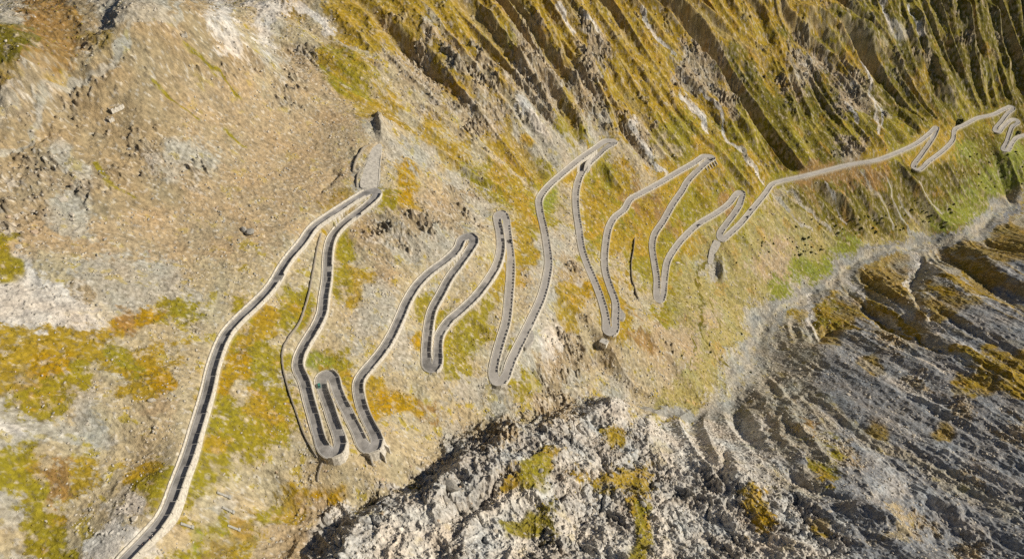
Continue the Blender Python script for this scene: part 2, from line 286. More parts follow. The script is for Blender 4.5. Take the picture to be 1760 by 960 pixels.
# road distance raster
RD = np.full((NX, NY), 1e6, F); RI = np.zeros((NX, NY), np.int32)
for k in range(len(RC)):
    x, y = RC[k, 0], RC[k, 1]; R_ = 46
    i0 = int((x - R_ - RX0) / DS); i1 = int((x + R_ - RX0) / DS) + 1; j0 = int((y - R_ - RY0) / DS); j1 = int((y + R_ - RY0) / DS) + 1
    i0, j0 = max(i0, 0), max(j0, 0)
    d = np.hypot(RXg[i0:i1, j0:j1] - x, RYg[i0:i1, j0:j1] - y); v = RD[i0:i1, j0:j1]; m = d < v; v[m] = d[m]; RI[i0:i1, j0:j1][m] = k
roadfade = sstep(4.5, 17, np.minimum(RD, 100)).astype(F)
B1 = BASE + FEAT * roadfade
sm = blur(B1, 4)
gx_, gy_ = np.gradient(sm, DS); gl = np.sqrt(gx_ ** 2 + gy_ ** 2) + 1e-4
DXr, DYr = (-gx_ / gl).astype(F), (-gy_ / gl).astype(F); SLOPE = gl.astype(F)
for pts in FLOWS:
    q = hit([p[0] for p in pts], [p[1] for p in pts], hb); q = resample(catmull(q, 6), 8.0); FP.append(np.c_[q[:-1, :2], np.diff(q[:, :2], axis=0)])
FP = np.concatenate(FP)[::2]; FP[:, 2:] /= np.linalg.norm(FP[:, 2:], axis=1)[:, None] + 1e-6
_ix = (np.clip((FP[:, 0] - RX0) / DS, 0, NX - 1)).astype(int); _iy = (np.clip((FP[:, 1] - RY0) / DS, 0, NY - 1)).astype(int)
_sg = np.sign(FP[:, 2] * DXr[_ix, _iy] + FP[:, 3] * DYr[_ix, _iy]); FP[:, 2:] *= np.where(_sg == 0, 1, _sg)[:, None]
def _idw(row):
    d2 = (cx[:, None] - FP[None, :, 0]) ** 2 + (row - FP[None, :, 1]) ** 2; w = 1 / (d2 + 400) ** 1.5
    return np.stack([w @ FP[:, 2], w @ FP[:, 3], w.sum(1), d2.min(1)], -1)
_D = np.stack(list(POOL.map(_idw, cy)), 1); _wt = np.exp(-_D[..., 3] / 45 ** 2)
_fx = resize(_D[..., 0] / _D[..., 2], NX, NY); _fy = resize(_D[..., 1] / _D[..., 2], NX, NY); _wt = np.clip(resize(_wt, NX, NY), 0, 1) * .85
DXr = DXr * (1 - _wt) + _fx * _wt; DYr = DYr * (1 - _wt) + _fy * _wt; _n = np.sqrt(DXr ** 2 + DYr ** 2) + 1e-4; DXr = (DXr / _n).astype(F); DYr = (DYr / _n).astype(F)
# streaks that follow the fall line (water-worn rills): average a noise along the path of a running drop
def lic(wl, step, n, k, warp=0):
    N0 = perlin(RXg, RYg, wl, k) + .35 * perlin(RXg, RYg, wl * .5, k + 1)
    def f(x0, y0):
        acc = 0; wsum = 0
        for sgn in (1, -1):
            x = x0.copy(); y = y0.copy()
            for i in range(n):
                u = np.clip((x - RX0) / DS, 0, NX - 2); v = np.clip((y - RY0) / DS, 0, NY - 2)
                iu = u.astype(np.int32); iv = v.astype(np.int32)
                w = math.cos(i / n * 1.5)
                acc = acc + w * N0[iu, iv]; wsum += w
                x = x + DXr[iu, iv] * F(step * sgn); y = y + DYr[iu, iv] * F(step * sgn)
        return acc / wsum
    a = par(f, RXg, RYg); a = blur(a, 1, 1) if wl < 12 else blur(a, 2, 1)
    return (a / a.std()).astype(F)
LA = lic(30, 4.5, 28, 0); LB = lic(13, 3.5, 18, 2); LC = lic(5.5, 2.6, 12, 4); LD = lic(80, 7, 30, 6)
log('rills')
# ground-cover weights on the world raster
gpx, gpy = proj(RXg, RYg, sm)
gpx = gpx.astype(F); gpy = gpy.astype(F)
gulF = par(lambda a, b: gridsamp(GUL, a / 160 + .5, b / 160 + .5), gpx, gpy)
rokF = par(lambda a, b: gridsamp(ROK, a / 160 + .5, b / 160 + .5), gpx, gpy)
MW = [par(lambda a, b, g=WG[k]: gridsamp(g, a / 40 + .5, b / 40 + .5), gpx, gpy) for k in range(len(KEYS))]
def band(pts, w, soft=1.0):
    q = hit([p[0] for p in pts], [p[1] for p in pts], lambda x, y: samp(B1, x, y)); q = resample(catmull(q, 6), 4.0)
    D, U = line_dist(q[:, :2], w * 2.5 + 6); return np.clip(1.2 - D / w, 0, 1) * np.minimum(1, 12 * np.minimum(U, 1 - U) + .35)
LINES = [('w',[(960,0),(966,22),(978,45),(993,62)],4.5),('w',[(1000,18),(1012,38),(1022,62)],2.5),('w',[(1103,17),(1118,40),(1140,72),(1165,98)],4),('w',[(1168,160),(1185,172),(1200,192),(1212,225)],6),
('w',[(1195,150),(1216,170),(1238,200),(1250,225),(1275,265),(1318,318)],3),('w',[(430,2),(452,18),(485,46)],8),('w',[(515,0),(545,25),(578,55)],7),('b',[(578,55),(625,95),(690,150),(760,200),(830,250),(925,325)],5),
('b',[(720,0),(760,45),(800,90),(870,160),(935,235)],3.5),('s',[(455,168)],1) ,('y',[(165,275),(178,300),(190,320),(218,340)],2.2),('y',[(322,78),(345,98),(372,125),(405,168)],3),('y',[(280,150),(310,178),(350,205)],2),('y',[(375,215),(395,228),(415,240)],2),('o',[(560,95),(600,150),(650,185),(720,230)],8),('y',[(555,105),(590,140),(640,165)],4),('w',[(1457,170),(1465,195),(1480,228)],3),('w',[(1480,92),(1492,130),(1502,180),(1510,238)],3),('w',[(1500,155),(1510,185),(1520,225)],2.5),
('w',[(1516,0),(1525,30),(1535,62)],3),('w',[(1564,5),(1572,30),(1582,60)],2.5),('b',[(1450,0),(1470,30),(1485,60)],3),('w',[(885,165),(905,195),(935,235)],6),('w',[(940,150),(965,190)],4),('w',[(1085,200),(1100,240),(1120,270),(1150,300)],6),
('s',[(1350,325),(1395,365),(1430,400)],2.5),('w',[(1420,320),(1440,345),(1458,372)],2),('s',[(1485,290),(1500,325),(1525,360),(1540,395)],2.5),('s',[(1518,300),(1535,335),(1552,375),(1570,402)],3),('s',[(1545,335),(1560,360),(1580,385)],2),
('s',[(1580,310),(1598,345),(1625,368)],3),('w',[(1505,300),(1515,325)],2),('s',[(1330,330),(1365,372),(1400,405)],2.5),
('G',[(1765,350),(1742,362),(1722,378),(1700,396)],3),('m',[(1760,342),(1738,352),(1712,352),(1704,372),(1685,392),(1655,408),(1625,416),(1585,420),(1540,428),(1500,438),(1462,455),(1442,472),(1425,490),(1395,508),(1345,530),(1318,552),(1302,585),(1290,615),(1282,650),(1272,690)],15),('s',[(1760,342),(1738,352),(1712,352),(1704,372),(1685,392),(1655,408),(1625,416),(1585,420),(1540,428),(1500,438),(1462,455),(1442,472),(1425,490),(1395,508),(1345,530),(1318,552),(1302,585),(1290,615),(1282,650),(1272,690)],5),
('w',[(1568,424),(1580,448),(1565,470),(1560,495),(1575,520),(1600,545),(1622,580)],3.5),('w',[(1588,424),(1600,450),(1625,478),(1650,500),(1700,512),(1760,532)],3.5),('s',[(1600,420),(1640,460),(1670,490)],3),('w',[(1452,476),(1480,500),(1510,512),(1540,545),(1580,575)],4),
('w',[(1395,500),(1385,525),(1400,548),(1397,580)],3),('s',[(1640,428),(1690,442),(1760,462)],3),('w',[(1460,660),(1440,655)],1),
('v',[(1380,320),(1400,345),(1415,370)],2),('m',[(1305,585),(1335,612),(1370,650),(1420,700)],13),('s',[(1310,640),(1350,700),(1390,760),(1430,810)],12),('d',[(1180,560),(1190,600),(1187,640)],1),('s',[(1330,620),(1400,685),(1500,755),(1620,820),(1760,890)],9),('s',[(1560,560),(1640,600),(1740,655)],4),('o',[(1390,530),(1430,545),(1490,568)],6),('o',[(1440,515),(1500,545),(1565,582)],4),('o',[(1485,490),(1550,550),(1620,600)],5),('o',[(1620,470),(1680,500),(1745,522)],6),('o',[(1690,622),(1730,655),(1770,690)],8),('o',[(1640,590),(1690,618),(1750,648)],4),('w',[(1470,560),(1540,600),(1640,640)],3),('w',[(460,15),(475,35)],4),('w',[(1220,515),(1150,505)],1),('b',[(1180,225),(1210,260)],2),
('w',[(240,960),(255,900),(225,925),(200,955)],5),('w',[(225,905),(232,885)],4),('d',[(1217,440),(1204,475),(1204,530),(1206,570),(1222,600),(1262,632)],2.3),('d',[(1212,508),(1228,545),(1240,585)],2.0),('d',[(1228,560),(1230,600)],1.4),
('m',[(1275,685),(1235,706),(1180,712),(1120,706),(1065,684)],8),('s',[(0,270),(60,225),(110,170),(150,145),(178,112),(212,75),(240,52)],2.6),('s',[(240,52),(272,30),(300,14),(322,-5)],2.6),('b',[(155,120),(150,95),(165,65),(163,40)],1.2)]
OUT = [(60,130,14),(100,150,12),(60,175,15),(30,185,10),(20,310,11),(60,320,13),(110,300,10),(150,330,8),(250,285,13),(290,292,10),(340,298,9),(400,110,13),(385,98,10),(350,125,7),(270,250,8),(310,258,8),(285,390,7),(430,402,5),(490,155,13),(525,162,10),(460,118,9),(700,290,9),(745,312,12),(690,390,13),(725,400,13),(700,370,9),(835,390,9),
(975,600,17),(1005,590,14),(960,570,12),(1110,570,7),(940,425,12),(965,450,10),(930,668,9),(905,650,11),(1445,268,12),(1050,228,7),(1000,218,12),(1065,190,12),(1115,192,12),(1240,120,15),(1265,150,14),(1300,112,12),(1235,170,10),(1375,62,17),(1405,78,12),(1450,92,17),(1480,160,17),(1540,110,10),(1568,60,14),(1595,92,10),(1660,60,10),(1690,120,8),(1720,40,10),(905,40,10),(930,110,12),(860,160,12),(800,120,9),(760,180,12),(800,225,12),(830,260,9),(900,200,12),(1020,110,9),(1085,130,8),(1170,150,8),
(620,400,8),(650,430,7),(470,300,4),(330,570,5),(1150,600,8),(700,60,9),(660,25,8),(1340,140,9),(1520,200,8),(1610,60,9)]
OUTR = np.zeros_like(BASE); q_ = hit([o[0] for o in OUT], [o[1] for o in OUT], lambda x, y: samp(B1, x, y))
for o, p in zip(OUT, q_): OUTR = np.maximum(OUTR, np.exp(-((RXg - p[0]) ** 2 + (RYg - p[1]) ** 2) / (o[2] * 1.25) ** 2).astype(F))
MI = {k: i for i, k in enumerate(KEYS)}
for key, pts, w in LINES:
    if len(pts) < 3: continue
    m = band(pts, w)
    for i in range(len(KEYS)): MW[i] = MW[i] * (1 - m)
    MW[MI[key]] = MW[MI[key]] + m * 1.3
log('cover')

# ------------------------------------------------------------------ the ground sheet: a polar grid, finer close to the viewpoint
QUAL = float(globals().get('QUAL_OVERRIDE', 1.0))
NR, NC = int(2150 * QUAL), int(1950 * QUAL)
_r0 = np.geomspace(96, 1850, 4000); _h = np.interp(_r0, [96, 300, 700, 1850], [360, 480, 470, 520]); _dd = np.hypot(_r0, _h); _w = np.cumsum((_h / _dd + .7 * _r0 / _dd) / _dd * np.gradient(_r0)); rr = np.interp(np.linspace(_w[0], _w[-1], NR), _w, _r0)
azh = np.interp(np.log(rr), [math.log(96), math.log(280), math.log(500), math.log(1000), math.log(1850)], [math.radians(84), math.radians(76), math.radians(67), math.radians(55), math.radians(48)])
cc = np.linspace(-1, 1, NC)
AZ = azh[:, None] * cc[None, :] + math.radians(1.0)
VX = (rr[:, None] * np.sin(AZ)).astype(F); VY = (rr[:, None] * np.cos(AZ)).astype(F)
wx = VX + 9 * perlin(VX, VY, 38, 5) + 3.5 * perlin(VX, VY, 11, 6); wy = VY + 9 * perlin(VX, VY, 38, 6) + 3.5 * perlin(VX, VY, 11, 7)
ld = samp(LD, VX, VY); la, lb, lc = samp(LA, VX, VY), samp(LB, VX, VY), samp(LC, VX, VY)
gf, rf = samp(gulF, wx, wy), samp(rokF, wx, wy)
slope = samp(SLOPE, VX, VY); dry = samp(roadfade, VX, VY)
# cover weights, broken up with noise so that patches have ragged edges
blot = [fbm(VX, VY, 26, 4, k) for k in range(3)]
nzf = [.62 * fbm(VX, VY, 8, 5, 3 + k, .78) for k in range(3)]
w8 = []
for i, kch in enumerate(KEYS):
    w = samp(MW[i], wx, wy)
    nz = {'o': blot[0] + .12 * lb, 'y': -blot[0] + .12 * lb, 'a': blot[1], 'v': .25 * la - .3 * blot[1], 'r': -.2 * lb + .5 * blot[2], 'w': .05 * lc + .5 * blot[2], 'd': -.15 * lb + .3 * blot[1], 'k': blot[1]}.get(kch, .18 * blot[2] + .02 * lc)
    w8.append(np.clip(w, 0, 2) ** 2.2 * np.exp(4.2 * (nz + nzf[i % 3])) * (w > 0.004))
tot = sum(w8) + 1e-6; w8 = [(w / tot) ** 2.2 for w in w8]; tot = sum(w8) + 1e-6; w8 = [w / tot for w in w8]; Wt = dict(zip(KEYS, w8))
veg = Wt['o'] + Wt['y'] + Wt['g'] + Wt['d'] + Wt['e'] + Wt['a'] + .7 * Wt['v'] + .7 * Wt['k']
wm_ = np.ones_like(VX)
for p_ in hit([652, 1239], [228, 460], hb): wm_ *= sstep(20, 55, np.hypot(VX - p_[0], VY - p_[1])).astype(F)
fwx = VX + wm_ * (4.5 * perlin(VX, VY, 17, 1) + 2.2 * perlin(VX, VY, 7, 2)); fwy = VY + wm_ * (4.5 * perlin(VX, VY, 17, 3) + 2.2 * perlin(VX, VY, 7, 4))
GZ = samp(BASE, VX, VY) + samp(B1 - BASE, fwx, fwy) * (.82 + .5 * perlin(VX, VY, 45, 3))
ampG = gf * np.clip(slope * 2.0, 0, 1.3)
crest = .75 - np.abs(la); rill = .6 - np.abs(lb)
slab = sstep(-.25, .35, fbm(VX, VY, 34, 4, 4)); rsm = 1 - .8 * slab * Wt['R']
rock = np.clip(Wt['r'] + Wt['R'] * rsm + .2 * Wt['w'] * rf * 2 + .35 * Wt['v'] + .25 * Wt['k'], 0, 1)
rg = ridged(VX * 1.0, VY, 24, 5, 1); rg2 = ridged(VX, VY, 7.5, 4, 3); bl = fbm(VX, VY, 60, 3, 2)
pat = sstep(-.5, .6, fbm(VX, VY, 90, 3, 6))
_gp = proj(VX, VY, GZ); fars = (sstep(1270, 1320, _gp[0]) * sstep(0, 30, _gp[1] - np.interp(_gp[0], [1290, 1300, 1390, 1450, 1500, 1600, 1690, 1760], [640, 575, 515, 470, 442, 422, 395, 350]))).astype(F)
patL = sstep(-.45, .5, fbm(VX, VY, 75, 3, 3))
ampG = ampG * (1 - fars * (1 - (.08 + .26 * patL)))
DZ = (gf * np.clip(slope * 2, 0, 1.3)) * (6.0 * fars + 3.6 * (1 - fars)) * (.75 - np.abs(ld)) + ampG * (6.0 * crest + (.35 + 1.3 * pat) * rill + .2 * (.5 - np.abs(lc)) * pat + 1.8 * la)
DZ = DZ + fars * (1 - patL) * (1.6 * (.6 - np.abs(lb)) + 1.2 * (ridged(VX, VY, 20, 4, 7) - .9))
DZ = DZ + rf * (rock * (4.2 * (rg - .9) + 2.2 * (rg2 - .8)) + .5 * bl + (1 - rock) * (1.5 * (rg - .9) + .8 * (rg2 - .8)))
DZ = DZ + .55 * (ridged(VX, VY, 15, 4, 6) - .9) * (1 - rock)
DZ = DZ + (.24 + .25 * rock) * (ridged(VX, VY, 3.6, 3, 5) - .8) + .30 * fbm(VX, VY, 9, 4, 4) + 1.2 * fbm(VX, VY, 70, 2, 5)
crk = 4.5 * np.exp(-np.abs(fbm(VX, VY, 46, 3, 1)) / .05) + 2.6 * np.exp(-np.abs(fbm(VX, VY, 19, 3, 5)) / .06)
DZ = DZ - crk * Wt['R'] * dry
outer = 0
outn = fbm(VX, VY, 26, 4, 7) + .35 * fbm(VX, VY, 6, 4, 1)
outm = samp(OUTR, wx, wy)
ouw = np.clip(.8 * outm + (Wt['o'] * .45 + Wt['d'] * .5 + Wt['v'] * .5 + Wt['k'] * .4) * gf + Wt['r'] * .8 + Wt['y'] * gf * .3 + .12 * Wt['G'] * rf + (Wt['s'] + Wt['b'] + Wt['t'] + 1.6 * Wt['c']) * rf * .6, 0, 1)
outn = outn + .25 * outm
outc = sstep(.30, .52, outn - .30 * (1 - ouw)) * ouw * dry
DZ = DZ + outc * (1.1 + (2.6 + 2.6 * gf) * (ridged(VX, VY, 6.5, 4, 2) - .55))
boul = np.clip(fbm(VX, VY, 3.1, 2, 6) - .38, 0, 1) * 2.2
DZ = DZ + boul * (.25 + 1.2 * rock * rf + .6 * Wt['w'])
near = (.06 + .94 * dry)
HZ = GZ + DZ * near
# road bed cut into the slope
cand = np.nonzero((samp(np.minimum(RD, 99), VX, VY) < 24).ravel())[0]
vx = VX.ravel()[cand].astype(float); vy = VY.ravel()[cand].astype(float)
ii = np.clip(((vx - RX0) / DS + .5).astype(int), 0, NX - 1); jj = np.clip(((vy - RY0) / DS + .5).astype(int), 0, NY - 1)
i0 = RI[ii, jj]; bd = np.full(len(cand), 1e9); bz = np.zeros(len(cand)); bs = np.zeros(len(cand)); bh = np.zeros(len(cand)); bi = np.zeros(len(cand), int)
for k in range(-3, 4):
    i = np.clip(i0 + k, 0, len(RC) - 2); a = RC[i]; b = RC[i + 1]; ab = b - a; L2 = ab[:, 0] ** 2 + ab[:, 1] ** 2
    t = np.clip(((vx - a[:, 0]) * ab[:, 0] + (vy - a[:, 1]) * ab[:, 1]) / L2, 0, 1)
    ex = vx - a[:, 0] - t * ab[:, 0]; ey = vy - a[:, 1] - t * ab[:, 1]; d = np.hypot(ex, ey); m = d < bd
    bd[m] = d[m]; bz[m] = (a[:, 2] + t * ab[:, 2])[m]; bs[m] = np.sign(ab[:, 0] * ey - ab[:, 1] * ex)[m]; bh[m] = (HW[i] * (1 - t) + HW[i + 1] * t)[m]; bi[m] = i[m]
h = HZ.ravel()[cand].astype(float)
rb = samp(B1, RC[:, 0], RC[:, 1]).astype(float); delta = (RC[:, 2] - rb)[bi] * np.exp(-(bd / 14) ** 2)
h = h + delta
cell = np.hypot(vx, vy) * .0011
flat = bh + .75 + .5 * cell
bench = np.where(h > bz, sstep(0, 1, (bd - flat) / (1.0 + .6 * cell)), sstep(0, 1, (bd - flat + .5) / (.9 + .6 * cell)))
h2 = (bz - .4) * (1 - bench) + h * bench
HZ.ravel()[cand] = h2.astype(F)
RDm = np.full(VX.size, 99., F); RDm[cand] = bd; RDm = RDm.reshape(VX.shape)
log('height', HZ.shape)
lrow = rr[::1]
def ground(x, y):             # final ground height by bilinear look-up on the polar grid
    x = np.asarray(x, float); y = np.asarray(y, float); r = np.hypot(x, y); a = np.arctan2(x, y) - math.radians(1.0)
    u = np.interp(r, rr, np.arange(NR)); ah = np.interp(u, np.arange(NR), azh); v = (a / ah + 1) / 2 * (NC - 1)
    u = np.clip(u, 0, NR - 1.001); v = np.clip(v, 0, NC - 1.001); i = u.astype(int); j = v.astype(int); s = u - i; t = v - j
    return (HZ[i, j] * (1 - s) + HZ[i + 1, j] * s) * (1 - t) + (HZ[i, j + 1] * (1 - s) + HZ[i + 1, j + 1] * s) * t

# ------------------------------------------------------------------ ground colour (dry base colours, some light and shade painted in)
BC = dict(o=(.345,.24,.036), y=(.275,.23,.032), g=(.23,.245,.045), d=(.165,.14,.023), t=(.42,.33,.21), b=(.45,.38,.25), s=(.41,.38,.31), w=(.62,.58,.52), r=(.37,.30,.195), G=(.275,.28,.29), R=(.57,.545,.505), a=(.37,.235,.025), v=(.31,.225,.075), k=(.30,.19,.075), e=(.36,.31,.13), c=(.36,.285,.175), m=(.31,.30,.27))  # G: grey scree, the far slope's cool shade put into its colour
COL = np.zeros(VX.shape + (3,), F)
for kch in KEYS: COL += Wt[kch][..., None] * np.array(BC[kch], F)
def mix(c, m): 
    global COL
    m = np.clip(m, 0, 1)[..., None]; COL = COL * (1 - m) + np.array(c, F) * m
dzr = np.gradient(HZ, axis=0) / np.gradient(rr)[:, None]; dza = np.gradient(HZ, axis=1) / (rr[:, None] * np.gradient(AZ, axis=1)); steep = np.sqrt(dzr ** 2 + dza ** 2).astype(F)
f1 = fbm(VX, VY, 5, 4, 1); f2 = fbm(VX, VY, 2.2, 3, 2); f3 = fbm(VX, VY, 12, 4, 3)
gpm = proj(VX, VY, HZ); gpm = (gpm[0].astype(F), gpm[1].astype(F))
# goldener turf crests, sunlit look put into the colour; bare rock where too steep
mix((.50, .36, .13), (Wt['o'] + .6 * Wt['y'] + .5 * Wt['v']) * gf * sstep(.3, .9, crest + .25 * f1) * .6)
mix((.35, .28, .15), (Wt['o'] + .5 * Wt['y']) * gf * sstep(.2, 1.2, -crest - .3 * rill + .3 * f1) * .6)
mix((.37, .31, .21), veg * sstep(1.3, 1.8, steep + 1.1 * f1 + .5 * f3) * .6 * (dry > .2))
mix((.27, .22, .16), (Wt['r']) * sstep(.1, .6, f3 + .3 * f1) * .6)
mix((.62, .58, .52), (Wt['r'] + .4 * Wt['s']) * sstep(.25, .6, -f3 + .4 * f2) * .55)
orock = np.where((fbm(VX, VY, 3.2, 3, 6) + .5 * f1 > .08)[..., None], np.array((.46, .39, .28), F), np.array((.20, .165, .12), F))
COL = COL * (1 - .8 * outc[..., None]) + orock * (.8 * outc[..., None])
farside = sstep(1290, 1320, gpm[0]) * sstep(0, 25, gpm[1] - np.interp(gpm[0], [1290, 1300, 1390, 1450, 1500, 1600, 1690, 1760], [640, 575, 515, 470, 442, 422, 395, 350]))
mix((.48, .47, .455), farside * sstep(.15, .7, -crest + .3 * f1 - .25) * .75 * (1 - .6 * veg))
mix((.37, .26, .06), farside * sstep(.25, .6, crest + .5 * blot[1] + .2 * f1) * .55 * sstep(640, 520, gpm[1]))
# turf tussocks on scree and stones in turf
mix((.33, .26, .045), (Wt['t'] * .5 + Wt['b'] + Wt['s'] * .6) * sstep(.42, .62, f3 * .8 + .45 * f1 + .12 * lb) * .85)
mix((.50, .43, .33), veg * sstep(.42, .75, -f3 * .6 + .7 * f1 + .1 * lc) * .7)
mix((.40, .22, .03), veg * sstep(.45, .8, blot[1] + .3 * f1) * .4 * (1 - Wt['g']))
mix((.30, .27, .24), Wt['R'] * (1 - slab) * .45)
mix((.17, .12, .075), (Wt['R']) * (1 - .9 * slab) * sstep(.2, .55, f3 + .55 * f1) * .45)
mix((.30, .28, .26), (Wt['w'] * .7 + Wt['R'] * .6) * sstep(.2, .5, -f1 + .4 * f2) * .5)
mix((.34, .27, .06), (Wt['w'] * .4 + Wt['G'] * .06) * sstep(.4, .7, blot[0] + .4 * f1) * .8)
mix((.30, .25, .17), sstep(.35, .6, -f2 - .3 * f3) * .35 * (1 - Wt['w']))
mix((.66, .62, .55), sstep(.05, .5, boul) * (1 - .6 * veg) * .5)
val = 1 + .17 * f1 + .26 * f2 + .12 * f3 + .02 * lc
hue = 1 + .07 * blot[2]
COL *= val[..., None]; COL[..., 0] *= hue; COL[..., 2] *= (2 - hue)
# loose gravel verge beside the road
vg = np.clip(1 - (RDm - 4.0) / .9, 0, 1) * .6
mix((.50, .45, .36), vg)
_l = COL.mean(-1, keepdims=True); COL = np.clip(_l + (COL - _l) * 1.07, .01, .85)
log('colour')

def new_mesh(name, verts, faces):
    me = bpy.data.meshes.new(name); me.from_pydata(verts, [], faces); me.update(); return me
def grid_mesh(name, V, nr, nc):
    me = bpy.data.meshes.new(name); nv = nr * nc
    me.vertices.add(nv); me.vertices.foreach_set('co', V.astype(F).ravel())
    a = (np.arange(nr - 1)[:, None] * nc + np.arange(nc - 1)[None]).ravel(); q = np.stack([a, a + 1, a + nc + 1, a + nc], 1)[:, ::-1].astype(np.int32)
    me.loops.add(q.size); me.loops.foreach_set('vertex_index', np.ascontiguousarray(q).ravel())
    me.polygons.add(len(q)); me.polygons.foreach_set('loop_start', np.arange(len(q), dtype=np.int32) * 4)
    me.update(calc_edges=True); me.polygons.foreach_set('use_smooth', np.ones(len(q), bool)); return me
COLL = bpy.context.scene.collection
V = np.stack([VX, VY, HZ + CZ], -1)
me = grid_mesh('mountain_terrain', V, NR, NC)
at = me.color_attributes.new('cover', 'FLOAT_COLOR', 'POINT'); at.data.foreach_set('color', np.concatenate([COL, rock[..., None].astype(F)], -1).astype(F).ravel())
terrain = bpy.data.objects.new('mountain_terrain', me); COLL.objects.link(terrain); terrain['kind'] = 'structure'; terrain['label'] = 'steep mountain slopes of ochre grass, tan scree and pale rock above a gravelly valley floor'
log('mesh')
# ------------------------------------------------------------------ materials
def nodes(name):
    m = bpy.data.materials.new(name); m.use_nodes = True; nt = m.node_tree; b = nt.nodes['Principled BSDF']; return m, nt, b
def N(nt, t, **kw):
    n = nt.nodes.new(t)
    for k, v in kw.items():
        if k in n.inputs: n.inputs[k].default_value = v
        else: setattr(n, k, v)
    return n
def ground_material():
    m, nt, b = nodes('ground'); L = nt.links.new
    at = N(nt, 'ShaderNodeAttribute', attribute_name='cover'); geo = N(nt, 'ShaderNodeNewGeometry')
    n1 = N(nt, 'ShaderNodeTexNoise', Scale=.3, Detail=9.0, Roughness=.76); L(geo.outputs['Position'], n1.inputs['Vector'])
    mp = N(nt, 'ShaderNodeMapRange'); mp.inputs['From Min'].default_value = .3; mp.inputs['From Max'].default_value = .7; mp.inputs['To Min'].default_value = .70; mp.inputs['To Max'].default_value = 1.26; L(n1.outputs['Fac'], mp.inputs['Value'])
    vo = N(nt, 'ShaderNodeTexVoronoi', Scale=.8); L(geo.outputs['Position'], vo.inputs['Vector'])
    mp2 = N(nt, 'ShaderNodeMapRange'); mp2.inputs['To Min'].default_value = 1.06; mp2.inputs['To Max'].default_value = .92; L(vo.outputs['Distance'], mp2.inputs['Value'])
    mu = N(nt, 'ShaderNodeMath', operation='MULTIPLY'); L(mp.outputs[0], mu.inputs[0]); L(mp2.outputs[0], mu.inputs[1])
    vm = N(nt, 'ShaderNodeVectorMath', operation='SCALE'); L(at.outputs['Color'], vm.inputs[0]); L(mu.outputs[0], vm.inputs['Scale']); L(vm.outputs[0], b.inputs['Base Color'])
    n2 = N(nt, 'ShaderNodeTexNoise', Scale=.55, Detail=8.0, Roughness=.72); L(geo.outputs['Position'], n2.inputs['Vector'])
    bp = N(nt, 'ShaderNodeBump', Strength=.8, Distance=1.2); L(n2.outputs['Fac'], bp.inputs['Height']); L(bp.outputs[0], b.inputs['Normal'])
    b.inputs['Roughness'].default_value = .95; b.inputs['Specular IOR Level'].default_value = .1
    return m
me.materials.append(ground_material())
def simple(name, c, var=.15, scale=1.5, rough=.9, bump=.3, c2=None, spec=.2):
    m, nt, b = nodes(name); L = nt.links.new; geo = N(nt, 'ShaderNodeNewGeometry')
    n1 = N(nt, 'ShaderNodeTexNoise', Scale=scale, Detail=5.0, Roughness=.65); L(geo.outputs['Position'], n1.inputs['Vector'])
    mx = N(nt, 'ShaderNodeMix', data_type='RGBA'); mx.inputs[6].default_value = tuple(x * (1 - var) for x in c) + (1,); mx.inputs[7].default_value = tuple(min(1, x * (1 + var)) for x in (c2 or c)) + (1,)
    mp = N(nt, 'ShaderNodeMapRange'); mp.inputs['From Min'].default_value = .35; mp.inputs['From Max'].default_value = .65; L(n1.outputs['Fac'], mp.inputs['Value']); L(mp.outputs[0], mx.inputs[0]); L(mx.outputs[2], b.inputs['Base Color'])
    if bump:
        bp = N(nt, 'ShaderNodeBump', Strength=bump, Distance=.2); L(n1.outputs['Fac'], bp.inputs['Height']); L(bp.outputs[0], b.inputs['Normal'])
    b.inputs['Roughness'].default_value = rough; b.inputs['Specular IOR Level'].default_value = spec; return m
M_ASPH = simple('asphalt', (.33, .315, .30), .38, .12, .85, .1)
M_PATCH = simple('bleached asphalt', (.47, .44, .405), .14, .12, .85, .1)
M_LINE = simple('line paint', (.72, .71, .68), .1, 2, .7, 0)
M_VERGE = simple('gravel verge', (.47, .43, .36), .25, .8)
M_WALL = simple('pale masonry', (.58, .54, .47), .30, .7, .9, .7)
M_COPE = simple('wall coping', (.55, .52, .47), .15, 1.5)
M_BLOCK = simple('parapet stone', (.58, .54, .47), .2, 1.5)
# ------------------------------------------------------------------ road
def off(i, o): return (RC[i, 0] + NRM[i, 0] * o, RC[i, 1] + NRM[i, 1] * o)
NRC = len(RC)
def clean_off(idx, o):
    """offset curve that never comes closer to the centre line than it should (inside of tight bends)"""
    pts = []
    for i in idx:
        ov = o[i] if hasattr(o, '__len__') else o
        x, y = off(i, ov); lo, hi = max(0, i - 40), min(NRC, i + 41)
        pts.append((x, y, np.min(np.hypot(RC[lo:hi, 0] - x, RC[lo:hi, 1] - y)) > abs(ov) - .25))
    return pts
def ribbon(name, o1, o2, dz, mat, i0=0, i1=None, parent=None):
    i1 = i1 or NRC; vs = []; fs = []
    for i in range(i0, i1):
        for o in (o1, o2):
            ov = o[i] if hasattr(o, '__len__') else o; x, y = off(i, ov); vs.append((x, y, RC[i, 2] + dz + CZ))
    for k in range(i1 - i0 - 1): fs.append((2 * k, 2 * k + 1, 2 * k + 3, 2 * k + 2))
    me = new_mesh(name, vs, fs)
    o = bpy.data.objects.new(name, me); COLL.objects.link(o); me.materials.append(mat)
    if parent: o.parent = parent
    return o
road = ribbon('road', HW, -HW, 0.0, M_ASPH); road['kind'] = 'structure'; road['label'] = 'narrow grey asphalt mountain road folding back and forth down the slope in hairpins'
road.data.materials.append(M_PATCH)
for k, p_ in enumerate(road.data.polygons):
    x_, y_ = proj(RC[k, 0], RC[k, 1], RC[k, 2]); p_.material_index = int(x_ > 835)
